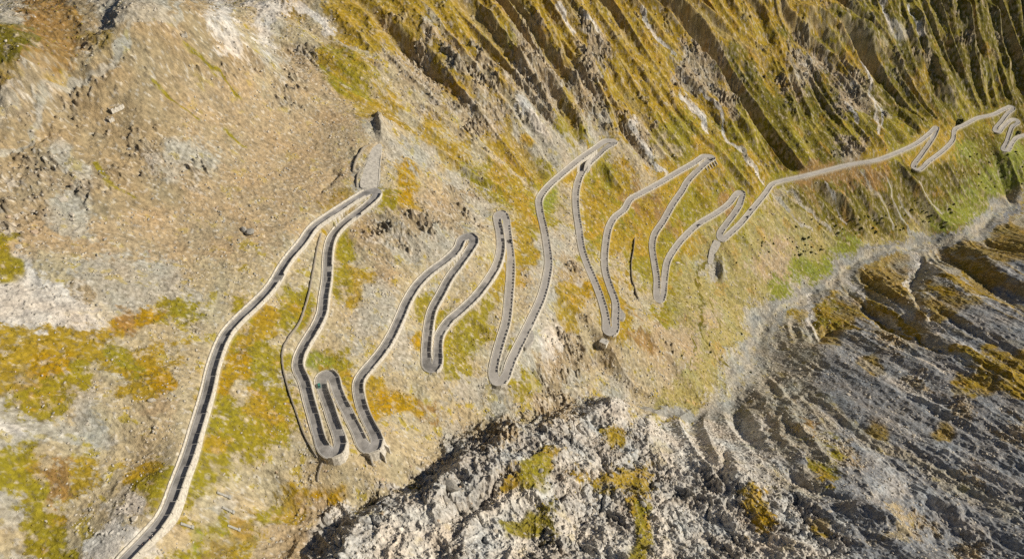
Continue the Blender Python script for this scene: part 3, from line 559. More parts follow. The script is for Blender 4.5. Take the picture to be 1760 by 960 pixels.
for s in (1, -1):
    ribbon('edge_line', (HW - .28) * s, (HW - .50) * s, .006, M_LINE, parent=road)
    ribbon('verge', (HW + .5) * s, (HW - .02) * s, -.03, M_VERGE, parent=road)
# ================================================================== things
def link(name, me, mat=None, parent=None, smooth=False):
    o = bpy.data.objects.new(name, me); COLL.objects.link(o)
    if mat is not None and len(me.materials) == 0: me.materials.append(mat)
    if smooth: me.polygons.foreach_set('use_smooth', np.ones(len(me.polygons), bool))
    if parent is not None: o.parent = parent
    return o
def tag(o, label, cat, group=None, kind=None):
    o['label'] = label; o['category'] = cat
    if group: o['group'] = group
    if kind: o['kind'] = kind
    return o
def empty(name, loc, rz=0):
    o = bpy.data.objects.new(name, None); COLL.objects.link(o); o.location = loc; o.rotation_euler = (0, 0, rz); o.empty_display_size = 1; return o
ghit = lambda px, py: hit(px, py, ground)
class MB:
    def __init__(s): s.v = []; s.f = []
    def hexa(s, p):           # 8 points: bottom 4 ccw, top 4 ccw
        n = len(s.v); s.v += [tuple(map(float, q)) for q in p]
        s.f += [(n, n + 3, n + 2, n + 1), (n + 4, n + 5, n + 6, n + 7)] + [(n + k, n + (k + 1) % 4, n + 4 + (k + 1) % 4, n + 4 + k) for k in range(4)]
    def box(s, x0, x1, y0, y1, z0, z1, tx=0, ty=0):   # tx, ty: taper of the top
        s.hexa([(x0, y0, z0), (x1, y0, z0), (x1, y1, z0), (x0, y1, z0), (x0 + tx, y0 + ty, z1), (x1 - tx, y0 + ty, z1), (x1 - tx, y1 - ty, z1), (x0 + tx, y1 - ty, z1)])
    def strip(s, secs, close=True):   # loft a list of equal-length cross sections
        n = len(s.v); m = len(secs[0])
        for q in secs: s.v += [tuple(map(float, p)) for p in q]
        for i in range(len(secs) - 1):
            for k in range(m if close else m - 1):
                a = n + i * m + k; b = n + i * m + (k + 1) % m; s.f.append((a, b, b + m, a + m))
        if close: s.f.append(tuple(range(n + m - 1, n - 1, -1))); s.f.append(tuple(range(n + (len(secs) - 1) * m, n + len(secs) * m)))
    def cyl(s, c, r, h, ax='y', seg=12):
        n = len(s.v)
        for e in (-h / 2, h / 2):
            for k in range(seg):
                a = 2 * math.pi * k / seg; ca, sa = r * math.cos(a), r * math.sin(a)
                s.v.append((c[0] + ca, c[1] + e, c[2] + sa) if ax == 'y' else (c[0] + ca, c[1] + sa, c[2] + e))
        for k in range(seg): s.f.append((n + k, n + (k + 1) % seg, n + seg + (k + 1) % seg, n + seg + k))
        s.f.append(tuple(range(n + seg - 1, n - 1, -1))); s.f.append(tuple(range(n + seg, n + 2 * seg)))
    def mesh(s, name):
        me = bpy.data.meshes.new(name); me.from_pydata(s.v, [], s.f); bm = bmesh.new(); bm.from_mesh(me); bmesh.ops.recalc_face_normals(bm, faces=bm.faces); bm.to_mesh(me); bm.free(); return me
ORD = ['first','second','third','fourth','fifth','sixth','seventh','eighth','ninth','tenth','eleventh','twelfth','thirteenth','fourteenth','fifteenth','sixteenth','seventeenth','eighteenth','nineteenth','twentieth','twenty-first']
RPX, RPY = proj(RC[:, 0], RC[:, 1], RC[:, 2])
api = []
last = 0
for a in APEX:
    d = np.hypot(RPX - a[0], RPY - a[1]); d[:last + 4] = 1e6; d[last + 420:] = 1e6; last = int(np.argmin(d)); api.append(last)
cuts = [0] + api + [NRC - 1]
log('apex', [round(float(np.hypot(RPX[i] - a[0], RPY[i] - a[1])), 1) for i, a in zip(api, APEX)])
nwall = 0; nblock = 0
for leg in range(len(cuts) - 1):
    lo, hi = cuts[leg], cuts[leg + 1]
    if hi - lo < 8: continue
    leg_name = '%s road leg from the bottom left' % ORD[leg]
    for s in (1, -1):
        idx = np.arange(lo, hi + 1)
        ow = (HW[idx] + .3) * s
        co_ = clean_off(idx, (HW + .75) * s)
        ok = np.array([c[2] for c in co_])
        fx = RC[idx, 0] + NRM[idx, 0] * (HW[idx] + 2.9) * s; fy = RC[idx, 1] + NRM[idx, 1] * (HW[idx] + 2.9) * s
        dh = ground(fx, fy) - RC[idx, 2]
        dh = np.convolve(np.pad(dh, 4, 'edge'), np.ones(9) / 9, 'valid')
        for kind in ('down', 'up'):
            m = ok & ((dh < -.55) if kind == 'down' else (dh > 1.05))
            # close short gaps, drop short runs
            runs = []; st = None
            for k in range(len(m) + 1):
                if k < len(m) and m[k]:
                    if st is None: st = k
                elif st is not None: runs.append([st, k - 1]); st = None
            mg = []
            for r_ in runs:
                if mg and r_[0] - mg[-1][1] < 7 and ok[mg[-1][1]:r_[0]].all(): mg[-1][1] = r_[1]
                else: mg.append(r_)
            mg = [r_ for r_ in mg if r_[1] - r_[0] >= (11 if kind == 'down' else 14)]
            mg = sorted(mg, key=lambda r_: r_[0] - r_[1])[:2]
            for q, (a, b) in enumerate(mg):
                ii_ = idx[a:b + 1]; mb = MB(); secs = []
                base_i = ii_[0]; org = np.array([RC[base_i, 0], RC[base_i, 1], RC[base_i, 2] + CZ])
                rv = np.random.default_rng(leg * 10 + s + q + 2).random(len(ii_))
                for k, i in enumerate(ii_):
                    z = RC[i, 2] + CZ
                    if kind == 'down':
                        gz = float(ground(*off(i, (HW[i] + 1.9) * s))) + CZ; bot = min(gz - .8, z - 1.5); hgt = z - bot
                        o0, o1, o2 = HW[i] + .12, HW[i] + .78, HW[i] + .80 + .13 * hgt
                        sec = [(*off(i, o0 * s), bot), (*off(i, o2 * s), bot), (*off(i, o1 * s), z + .16), (*off(i, o0 * s), z + .16)]
                    else:
                        e = min(1, (k + .2) / 5, (len(ii_) - k - .8) / 5)
                        hgt = max(.5, min(dh[a + k] * .8, 1.5 if leg == 0 else 1.1) * (.85 + .25 * rv[k])) * e + .15
                        o0, o1, o2 = HW[i] + .48, HW[i] + .54 + .2 * hgt, HW[i] + (.95 if leg == 0 else .8) + .2 * hgt
                        sec = [(*off(i, o2 * s), z - .8), (*off(i, o0 * s), z - .5), (*off(i, o1 * s), z + hgt), (*off(i, o2 * s), z + hgt - .1)]
                    secs.append([(p[0] - org[0], p[1] - org[1], p[2] - org[2]) for p in sec])
                mb.strip(secs)
                side_px = float(np.mean(RPX[ii_])), float(np.mean(RPY[ii_]))
                part = '' if len(mg) == 1 else (' near its upper end' if RPY[ii_].mean() < RPY[idx].mean() else ' near its lower end')
                wob = link('retaining_wall' if kind == 'down' else 'lining_wall', mb.mesh('retaining_wall' if kind == 'down' else 'lining_wall'), M_WALL); wob.location = org; nwall += 1
                sd_ = 'right' if np.mean(NRM[ii_, 0]) * s > 0 else 'left'
                if kind == 'down':
                    wob['kind'] = 'thing'; tag(wob, 'retaining wall with parapet blocks, %s edge of the %s%s' % (sd_, leg_name, part.replace(' near its', ',')), 'wall', 'retaining walls below the road')
                    Lr = 1.6 * (len(ii_) - 1); per = max(7.0 if leg == 0 else (5.2 if leg < 7 else 3.7), Lr / 97.); gap = .25 if leg < 3 else .4 if leg < 7 else (1.0 if leg < 14 else .35)
                    nb = int(Lr / per)
                    for bk in range(nb):
                        f0 = a + (bk * per + .3) / 1.6; f1_ = a + ((bk + 1) * per - gap * random.uniform(.6, 1.7) + .3) / 1.6
                        if f1_ > b: break
                        ks = np.unique(np.r_[f0, np.arange(math.ceil(f0), math.floor(f1_) + 1), f1_]); bs_ = []
                        if len(ks) > 4: ks = ks[[0, len(ks) // 3, 2 * len(ks) // 3, len(ks) - 1]]
                        hb_ = (1.9 if leg < 3 else 1.4 if leg < 7 else .85) + random.choice((-.35, -.1, 0, .05, .15)) + .15 * random.random()
                        if random.random() < .05: continue
                        for kk in ks:
                            fi = idx[0] + kk; i = int(min(fi, NRC - 2)); t = fi - i
                            c = RC[i] * (1 - t) + RC[i + 1] * t; nn = NRM[i] * (1 - t) + NRM[i + 1] * t; hw = HW[i]
                            pt = lambda o, dz: (c[0] + nn[0] * o * s - org[0], c[1] + nn[1] * o * s - org[1], c[2] + CZ + dz - org[2])
                            bs_.append([pt(hw + .17, .12), pt(hw + .74, .12), pt(hw + .70, hb_), pt(hw + .21, hb_)])
                        bb = MB(); bb.strip(bs_); link('parapet_block', bb.mesh('parapet_block'), M_BLOCK, wob); nblock += 1
                else:
                    wob['kind'] = 'thing'; tag(wob, 'cream bank wall, %s side of the %s%s' % (sd_, leg_name, part.replace(' near its', ',')), 'wall', 'lining walls above the road')
log('walls', nwall, 'blocks', nblock)
# ---- level platforms beside the road
M_PAD = simple('packed gravel', (.40, .375, .335), .2, .5, .95, .3, (.46, .43, .38))
def platform(name, label, poly, tilt_ref=True, lift=0.0, mat=None, deep=3.5, own=None):
    p3 = ghit([p[0] for p in poly], [p[1] for p in poly])
    if own is None:
        z = []
        for p in p3: d = np.hypot(RC[:, 0] - p[0], RC[:, 1] - p[1]); z.append(RC[np.argmin(d), 2] - .05 + lift)
        z = np.array(z); z = z * .3 + z.mean() * .7 if not tilt_ref else z
        r = ray([p[0] for p in poly], [p[1] for p in poly]); p3 = r * (z / r[:, 2])[:, None]
    else: z = p3[:, 2] + own
    q = catmull(np.r_[np.c_[p3[:, :2], z], [[*p3[0, :2], z[0]]]], 4)[:-1]
    c = q.mean(0); vs = [(c[0], c[1], c[2] + CZ)] + [(a[0], a[1], a[2] + CZ) for a in q] + [(a[0] + (a[0] - c[0]) * .06, a[1] + (a[1] - c[1]) * .06, a[2] + CZ - deep) for a in q]
    ins = (VX > q[:, 0].min()) & (VX < q[:, 0].max()) & (VY > q[:, 1].min()) & (VY < q[:, 1].max()); ri, ci = np.nonzero(ins); X_, Y_ = VX[ri, ci], VY[ri, ci]; inside = np.zeros(len(ri), bool)
    for k in range(len(q)):
        (ax, ay), (bx, by) = q[k, :2], q[(k + 1) % len(q), :2]; hit_ = ((ay > Y_) != (by > Y_)) & (X_ < (bx - ax) * (Y_ - ay) / (by - ay + 1e-12) + ax); inside ^= hit_
    cf = np.linalg.lstsq(np.c_[q[:, :2], np.ones(len(q))], q[:, 2], rcond=None)[0]; pz = cf[0] * X_ + cf[1] * Y_ + cf[2]; q[:, 2] = q[:, :2] @ cf[:2] + cf[2] if own is not None else q[:, 2]; c = q.mean(0)
    vs = [(c[0], c[1], c[2] + CZ)] + [(a[0], a[1], a[2] + CZ) for a in q] + [(a[0] + (a[0] - c[0]) * .06, a[1] + (a[1] - c[1]) * .06, a[2] + CZ - deep) for a in q]
    HZ[ri[inside], ci[inside]] = np.minimum(HZ[ri[inside], ci[inside]], pz[inside] - .5)
    n = len(q); fs = [(0, 1 + k, 1 + (k + 1) % n) for k in range(n)] + [(1 + k, 1 + n + k, 1 + n + (k + 1) % n, 1 + (k + 1) % n) for k in range(n)]
    me = new_mesh(name, vs, fs); bm = bmesh.new(); bm.from_mesh(me); bmesh.ops.recalc_face_normals(bm, faces=bm.faces); bm.to_mesh(me); bm.free()
    o = link(name, me, mat or M_PAD); o['kind'] = 'structure'; o['label'] = label
    return q
pads = []
pads.append(platform('gravel_pad', 'grey gravel pad above the first hairpin', [(639,253),(655,250),(654,275),(649,322),(636,325),(620,323),(627,288)], own=.5))
pads.append(platform('lay_by', 'pale triangular lay-by bulging from the road above the narrow lower hairpin', [(1060,521),(1068,531),(1075,541),(1071,548),(1061,548)]))
pads.append(platform('lay_by', 'small lay-by on the outer bend of the long pale leg', [(915,567),(918,578),(913,590),(903,597),(900,588)]))
pads.append(platform('lay_by', 'narrow lay-by beside the upper bend', [(1017,272),(1016,282),(1010,293),(1004,294),(1006,280)]))
pads.append(platform('gravel_ramp', 'pale gravel ramp leading down from the hairpin to the mounds', [(1228,413),(1238,417),(1235,427),(1228,438),(1224,452),(1217,453),(1218,438),(1222,422)], own=.8))
V[..., 2] = HZ + CZ; terrain.data.vertices.foreach_set('co', V.astype(F).ravel()); terrain.data.update()
def low_wall(name, label, px, h, w, mat, cat='wall', close=None):
    q = resample(catmull(ghit([p[0] for p in px], [p[1] for p in px]), 8), 2.0); zg = ground(q[:, 0], q[:, 1]); zg = np.convolve(np.pad(zg, 2, 'edge'), np.ones(5) / 5, 'valid')
    t = np.gradient(q[:, :2], axis=0); t /= np.linalg.norm(t, axis=1)[:, None] + 1e-9; nn = np.stack([-t[:, 1], t[:, 0]], 1); mb = MB(); secs = []; org = np.array([q[0, 0], q[0, 1], zg[0] + CZ])
    rv = np.random.default_rng(len(px)).random(len(q))
    for k in range(len(q)):
        hh = h * (.85 + .3 * rv[k]) * min(1, (k + 1) / 4, (len(q) - k) / 4); P4 = [(-w / 2 - .15, -1.2), (w / 2 + .15, -1.2), (w / 2, hh), (-w / 2, hh)]
        secs.append([(q[k, 0] + nn[k, 0] * o - org[0], q[k, 1] + nn[k, 1] * o - org[1], zg[k] + CZ + dz - org[2]) for o, dz in P4])
    mb.strip(secs); o = link(name, mb.mesh(name), mat); o.location = org; tag(o, label, cat, kind='thing'); return o
M_DRY = simple('dry stone', (.33, .29, .23), .3, 1.2, .95, .8)
low_wall('stone_wall', 'long low dry-stone wall curving down the bare terrace left of the second road leg', [(552,400),(545,430),(538,470),(530,510),(515,555),(497,580),(487,600),(486,625),(495,665),(510,710),(525,750),(546,786)], 1.5, .7, M_DRY)
low_wall('stone_wall', 'short dark stone wall standing alone in yellow grass between two road legs', [(1091,408),(1089,430),(1085,455),(1086,480),(1092,500),(1098,518)], 2.4, .7, M_DRY)
low_wall('stone_wall', 'dark-shadowed stone wall along the left edge of the gravel pad', [(613,322),(614,308),(617,295)], 1.8, .7, M_DRY)
low_wall('stone_wall', 'curved bank wall left of the gravel pad, casting a black shadow', [(607,296),(610,284),(618,268),(628,254),(633,250)], 2.6, .8, M_DRY)
low_wall('stone_wall', 'wing wall running down from the lowest left hairpin', [(556,786),(552,800),(547,815),(546,828)], 1.6, .8, M_DRY)
low_wall('kerb_wall', 'thin low parapet of pale stones along the right edge of the gravel pad', [(656,250),(655,268),(652,296),(650,322)], .9, .5, M_BLOCK)
# buttresses under two hairpins
def buttresses(label, px, L, hgt, dirpx):
    p = ghit([a[0] for a in px], [a[1] for a in px]); root = empty('buttress_row', (*p[0][:2], float(ground(*p[0][:2])) + CZ)); tag(root, label, 'buttress', 'buttresses under the hairpins')
    for k, a in enumerate(p):
        i = int(np.argmin(np.hypot(RC[:, 0] - a[0], RC[:, 1] - a[1]))); v = a[:2] - RC[i, :2]; v /= np.linalg.norm(v); n_ = np.array([-v[1], v[0]])
        mb = MB(); s0 = RC[i, :2] + v * (HW[i] + .6); top = RC[i, 2] + CZ - .1; secs = []
        for t, w in ((0, .55), (L * .5, .55), (L, .5)):
            c = s0 + v * t; zt = top - .2 if t == 0 else (top - hgt * .35 if t < L else top - hgt * .95); zb = min(float(ground(*c)) + CZ - 1.0, zt - .5)
            secs.append([(*(c - n_ * w - np.array(root.location[:2])), zb - root.location[2]), (*(c + n_ * w - np.array(root.location[:2])), zb - root.location[2]), (*(c + n_ * w * .8 - np.array(root.location[:2])), zt - root.location[2]), (*(c - n_ * w * .8 - np.array(root.location[:2])), zt - root.location[2])])
        mb.strip(secs); link('buttress', mb.mesh('buttress'), M_WALL, root)
buttresses('five pale stone buttresses under the sharp upper hairpin', [(1231,281),(1228,284),(1224,287),(1220,289),(1216,292)], 5.5, 5.5, None)
buttresses('three pale buttresses below the rounded lower hairpin', [(661,767),(655,779),(638,785)], 3.2, 4.5, None)
# small flat-roofed hut below the narrow hairpin
M_PLASTER = simple('hut plaster', (.66, .63, .56), .12, 1.0); M_ROOF = simple('hut roof', (.62, .60, .55), .12, 1.2); M_DARK = simple('dark opening', (.03, .028, .025), .1, 1, .6, 0); M_WOOD = simple('old wood', (.16, .10, .06), .3, 2)
hp = ghit([1038], [590])[0]; hut = empty('hut', (hp[0], hp[1], float(ground(hp[0], hp[1])) + CZ), math.radians(-32)); tag(hut, 'small pale flat-roofed stone hut just below the narrow lower hairpin', 'hut')
mb = MB(); mb.box(-3.4, 3.4, -2.6, 2.6, -3, 3.2); link('wall', mb.mesh('wall'), M_PLASTER, hut)
mb = MB(); mb.box(-3.7, 3.7, -2.9, 2.9, 3.2, 3.5); rf_ = link('roof', mb.mesh('roof'), M_ROOF, hut)
mb = MB(); mb.box(1.9, 2.5, .6, 1.2, 3.5, 4.3); link('chimney', mb.mesh('chimney'), M_DRY, rf_)
mb = MB(); mb.box(-.5, .5, -2.68, -2.58, 0, 2.05); link('door', mb.mesh('door'), M_WOOD, hut)
for x in (-2.2, 2.0):
    mb = MB(); mb.box(x - .4, x + .4, -2.67, -2.58, 1.1, 2.0); link('window', mb.mesh('window'), M_DARK, hut)
# roofless ruins on the plateau
def ruin(px, py, L, Wd, rz, h, label, seed):
    p = ghit([px], [py])[0]; z = float(ground(p[0], p[1])) + CZ; root = empty('ruined_hut', (p[0], p[1], z), rz); tag(root, label, 'ruin'); rg_ = np.random.default_rng(seed)
    for ax, (x0, y0, x1, y1) in enumerate(((-L / 2, -Wd / 2, L / 2, -Wd / 2), (L / 2, -Wd / 2 + .35, L / 2, Wd / 2 - .35), (L / 2, Wd / 2, -L / 2, Wd / 2), (-L / 2, Wd / 2 - .35, -L / 2, -Wd / 2 + .35))):
        n = 9; secs = []; d = np.array([x1 - x0, y1 - y0]); d /= np.linalg.norm(d); nn = np.array([-d[1], d[0]])
        for k in range(n):
            t = k / (n - 1); x = x0 + (x1 - x0) * t; y = y0 + (y1 - y0) * t; hh = h * (.45 + .75 * rg_.random()) * (.55 if ax == 1 else 1)
            secs.append([(x - nn[0] * .35, y - nn[1] * .35, -1.5), (x + nn[0] * .35, y + nn[1] * .35, -1.5), (x + nn[0] * .3, y + nn[1] * .3, hh), (x - nn[0] * .3, y - nn[1] * .3, hh)])
        mb = MB(); mb.strip(secs); link('wall', mb.mesh('wall'), M_WALL if ax < 2 else M_DRY, root)
ruin(200, 186, 9.5, 4.2, math.radians(52), 2.2, 'long roofless stone ruin on the tan plateau at upper left', 1)
ruin(190, 205, 3.6, 3.0, math.radians(52), 1.8, 'small roofless stone ruin just below the long ruin', 2)
ruin(316, 60, 4.2, 3.6, math.radians(30), 2.0, 'broken pale ruin beside the track near the top edge', 3)
# weathered beams of a former lift lying on the slope right of the first leg
M_CONC = simple('weathered concrete', (.36, .35, .32), .2, 1.2)
for k, (a, b, lab) in enumerate((((309,899),(330,906),'bright concrete beam with a square end block, lying nearest the road'), ((372,846),(394,855),'grey broken concrete beam, topmost of the four on the slope'), ((381,871),(400,880),'grey concrete beam, second from the top right of the first road leg'), ((390,902),(410,910),'grey slab-like beam beside the gravel chute'))):
    q = ghit([a[0], b[0]], [a[1], b[1]]); c = q.mean(0); v = q[1] - q[0]; Lb = np.linalg.norm(v); root = empty('concrete_beam', (c[0], c[1], float(ground(c[0], c[1])) + CZ)); tag(root, lab, 'beam', 'old concrete beams on the slope')
    vv = Vector(v); vv.z = float(ground(*q[1][:2]) - ground(*q[0][:2])); root.rotation_euler = vv.to_track_quat('X', 'Z').to_euler()
    mb = MB(); mb.box(-Lb / 2, Lb / 2, -.7, .7, -.9, .7, .1, .12); link('beam', mb.mesh('beam'), M_CONC, root)
    mb = MB(); mb.box(Lb / 2 - .9, Lb / 2 + .7, -1.0, 1.0, -.9, 1.0, .1, .1); link('end_block', mb.mesh('end_block'), M_CONC, root)
# ---- cars
M_GLASS = simple('car glass', (.02, .025, .03), .1, 1, .08, 0, None, .6); M_TYRE = simple('tyre', (.02, .02, .02), .1, 1, .8, 0); M_RIM = simple('wheel rim', (.35, .35, .36), .1, 1, .35, 0); M_LAMP = simple('lamp lens', (.7, .7, .66), .05, 1, .2, 0); M_RED = simple('tail lens', (.35, .01, .01), .05, 1, .3, 0)
def car(px, py, paint, label, side=1, rev=False, van=False):
    i = int(np.argmin(np.hypot(RPX - px, RPY - py))); i = max(3, min(i, NRC - 4)); c = RC[i, :2] + NRM[i] * side * 1.5; t = RC[i + 2] - RC[i - 2]
    if rev: t = -t
    root = empty('car', (c[0], c[1], RC[i, 2] + CZ + .01)); root.rotation_euler = Vector(t).to_track_quat('X', 'Z').to_euler(); tag(root, label, 'car', 'cars on the road')
    H = 1.75 if van else 1.42
    m, nt, b = nodes('car paint'); b.inputs['Base Color'].default_value = (*paint, 1); b.inputs['Roughness'].default_value = .3; b.inputs['Coat Weight'].default_value = .4
    nz = N(nt, 'ShaderNodeTexNoise', Scale=3.0); mr = N(nt, 'ShaderNodeMapRange'); mr.inputs['To Min'].default_value = .25; mr.inputs['To Max'].default_value = .42; nt.links.new(nz.outputs['Fac'], mr.inputs['Value']); nt.links.new(mr.outputs[0], b.inputs['Roughness'])
    prof = [(-2.15,.45,.78),(-2.1,.95,.82),(-1.2,1.0,.87),(.2,1.0,.88),(1.1,.95,.86),(1.95,.78,.80),(2.2,.5,.72)]
    mb = MB(); secs = [[(x, -w, .28), (x, -w * 1.0, z * .75), (x, -w * .9, z), (x, w * .9, z), (x, w, z * .75), (x, w, .28)] for x, z, w in prof]; mb.strip(secs); bd_ = mb.mesh('body'); link('body', bd_, m, root, smooth=False)
    mb = MB(); mb.hexa([(-1.85,-.78,.97),(1.0,-.78,.94),(1.0,.78,.94),(-1.85,.78,.97),(-1.5,-.62,H - .06),(.35,-.62,H - .06),(.35,.62,H - .06),(-1.5,.62,H - .06)]); gl_ = link('windows', mb.mesh('windows'), M_GLASS, root)
    mb = MB(); mb.box(-1.48, .33, -.61, .61, H - .06, H, .05, .05); link('roof', mb.mesh('roof'), m, root)
    for x in (-1.35, 1.35):
        for y in (-.78, .78):
            mb = MB(); mb.cyl((x, y, .32), .32, .2); wh = link('wheel', mb.mesh('wheel'), M_TYRE, root); mb = MB(); mb.cyl((x, y * 1.02, .32), .19, .2); link('rim', mb.mesh('rim'), M_RIM, wh)
    for y in (-.58, .58):
        mb = MB(); mb.box(2.08, 2.19, y - .16, y + .16, .55, .68); link('headlight', mb.mesh('headlight'), M_LAMP, root)
        mb = MB(); mb.box(-2.17, -2.1, y - .14, y + .14, .66, .84); link('tail_light', mb.mesh('tail_light'), M_RED, root)
car(551, 662, (.07, .30, .25), 'green car rounding the tight hairpin between the two long lower loops', 1, van=True)
car(873, 416, (.02, .02, .025), 'dark car on the leg just right of the tall narrow hairpin', 1)
car(1198, 386, (.03, .03, .035), 'dark car near the middle of the gently climbing leg', -1, rev=True)
car(1292, 361, (.02, .022, .03), 'black car, leading one of two on the leg towards the far valley', 1)
car(1283, 371, (.12, .12, .13), 'grey car following the black one towards the far valley', -1)
car(1221, 272, (.03, .03, .03), 'dark van stopped on the sharp buttressed hairpin', 1, van=True)
# ---- people with bicycles by the parapet near the bottom left
def skin_figure(name, pts, edges, rad, mat, root_i=0):
    me = bpy.data.meshes.new(name); me.from_pydata(pts, edges, []); o = bpy.data.objects.new(name, me); COLL.objects.link(o)
    sk = o.modifiers.new('skin', 'SKIN'); sk.use_smooth_shade = True; ly = me.skin_vertices[0] if me.skin_vertices else None
    if ly is None:
        bm = bmesh.new(); bm.from_mesh(me); bm.verts.layers.skin.verify(); bm.to_mesh(me); bm.free(); ly = me.skin_vertices[0]
    for i, r in enumerate(rad): ly.data[i].radius = (r, r); ly.data[i].use_root = (i == root_i)
    o.modifiers.new('sub', 'SUBSURF').levels = 1; o.modifiers['sub'].render_levels = 1
    dg = bpy.context.evaluated_depsgraph_get(); m2 = bpy.data.meshes.new_from_object(o.evaluated_get(dg)); bpy.data.objects.remove(o); m2.name = name; m2.materials.clear(); m2.materials.append(mat); return m2
M_SKIN = simple('skin', (.45, .28, .2), .05, 3, .6, 0); M_HAIR = simple('hair', (.05, .035, .025), .2, 6, .8, 0)
def person(px, py, top, low, label, lean=0, face=0):
    p = ghit([px], [py])[0]; i = int(np.argmin(np.hypot(RC[:, 0] - p[0], RC[:, 1] - p[1]))); z = RC[i, 2] + CZ
    d = np.hypot(RC[i, 0] - p[0], RC[i, 1] - p[1]); 
    if d > HW[i] - .4: v = (p[:2] - RC[i, :2]) / d; p = np.array([*(RC[i, :2] + v * (HW[i] - .45)), 0])
    root = empty('person', (p[0], p[1], z), face); tag(root, label, 'person', 'people by the parapet')
    pts = [(0,0,.93),(0,0,1.2),(0,0,1.42),(.02,0,1.52),(.02,0,1.66),(-.02,.1,.9),(.02,.11,.5),(-.02,.12,.08),(.12,.12,.03),(-.02,-.1,.9),(.04,-.11,.5),(0,-.12,.08),(.14,-.12,.03),(0,.2,1.4),(.03,.26,1.12),(.16,.24,.88),(.22,.23,.8),(0,-.2,1.4),(.03,-.26,1.12),(.16,-.24,.88),(.22,-.23,.8)]
    ed = [(0,1),(1,2),(2,3),(3,4),(0,5),(5,6),(6,7),(7,8),(0,9),(9,10),(10,11),(11,12),(2,13),(13,14),(14,15),(15,16),(2,17),(17,18),(18,19),(19,20)]
    rd = [.15,.15,.15,.06,.1,.09,.065,.045,.04,.09,.065,.045,.04,.065,.05,.035,.04,.065,.05,.035,.04]
    link('body', skin_figure('body', pts, ed, rd, M_SKIN), None, root)
    js = skin_figure('jacket', [(0,0,.95),(0,0,1.2),(0,0,1.43),(0,.2,1.4),(.03,.26,1.12),(.15,.24,.92),(0,-.2,1.4),(.03,-.26,1.12),(.15,-.24,.92)], [(0,1),(1,2),(2,3),(3,4),(4,5),(2,6),(6,7),(7,8)], [.17,.17,.17,.085,.07,.055,.085,.07,.055], top); link('jacket', js, None, root)
    tr = skin_figure('trousers', [(0,0,.93),(-.02,.1,.88),(.02,.11,.5),(-.02,.12,.14),(-.02,-.1,.88),(.04,-.11,.5),(0,-.12,.14)], [(0,1),(1,2),(2,3),(0,4),(4,5),(5,6)], [.16,.105,.08,.065,.105,.08,.065], low); link('trousers', tr, None, root)
    hr = skin_figure('hair', [(-.01,0,1.62),(-.01,0,1.72)], [(0,1)], [.105,.1], M_HAIR); link('hair', hr, None, root)
M_BL = simple('blue cloth', (.03, .06, .16), .15, 4); M_RD = simple('red cloth', (.45, .04, .04), .15, 4); M_WH = simple('white cloth', (.7, .7, .68), .08, 4); M_BK = simple('black cloth', (.02, .02, .022), .2, 4)
person(259, 929, M_RD, M_BK, 'person in a red jacket standing by the parapet near the bottom left corner', face=2.4)
person(264, 922, M_WH, M_BK, 'person in a white top standing beside the one in red', face=2.9)
person(270, 914, M_BL, M_BK, 'person in a dark blue jacket, furthest up the road of the three', face=-2.8)
person(247, 937, M_BK, M_BK, 'person in black clothes standing lowest by the parapet', face=.6)
# ---- shrubs and boulders
def rock_mesh(seed, sub=2):
    bm = bmesh.new(); bmesh.ops.create_icosphere(bm, subdivisions=sub, radius=1); r_ = np.random.default_rng(seed); pl = [(Vector(r_.normal(size=3)).normalized(), .55 + .35 * r_.random()) for _ in range(9)]
    for v in bm.verts:
        for n_, d_ in pl:
            k = v.co.dot(n_)
            if k > d_: v.co -= n_ * (k - d_)
        v.co.x *= 1.25; v.co.z *= .75
    me = bpy.data.meshes.new('boulder'); bm.to_mesh(me); bm.free(); return me
M_ROCKS = [simple('boulder pale', (.53, .48, .40), .25, 1.4, .95, .7), simple('boulder grey', (.36, .34, .30), .3, 1.4, .95, .7), simple('boulder tan', (.50, .38, .27), .25, 1.4, .95, .7)]
rms = []
for mi in range(3):
    for k in range(4):
        m_ = rock_mesh(mi * 7 + k); m_.materials.append(M_ROCKS[mi]); rms.append(m_)
rb_ = random.Random(5)
def boulder(px, py, size, mi, label, group):
    p = ghit([px], [py])[0]; z = float(ground(p[0], p[1])) + CZ
    o = bpy.data.objects.new('boulder', rms[mi * 4 + rb_.randrange(4)]); COLL.objects.link(o); o.location = (p[0], p[1], z + .12 * size); o.scale = (size * rb_.uniform(.8, 1.2), size * rb_.uniform(.7, 1.1), size * rb_.uniform(.7, 1.0)); o.rotation_euler = (rb_.uniform(-.3, .3), rb_.uniform(-.3, .3), rb_.uniform(0, 6.28)); tag(o, label, 'boulder', group)
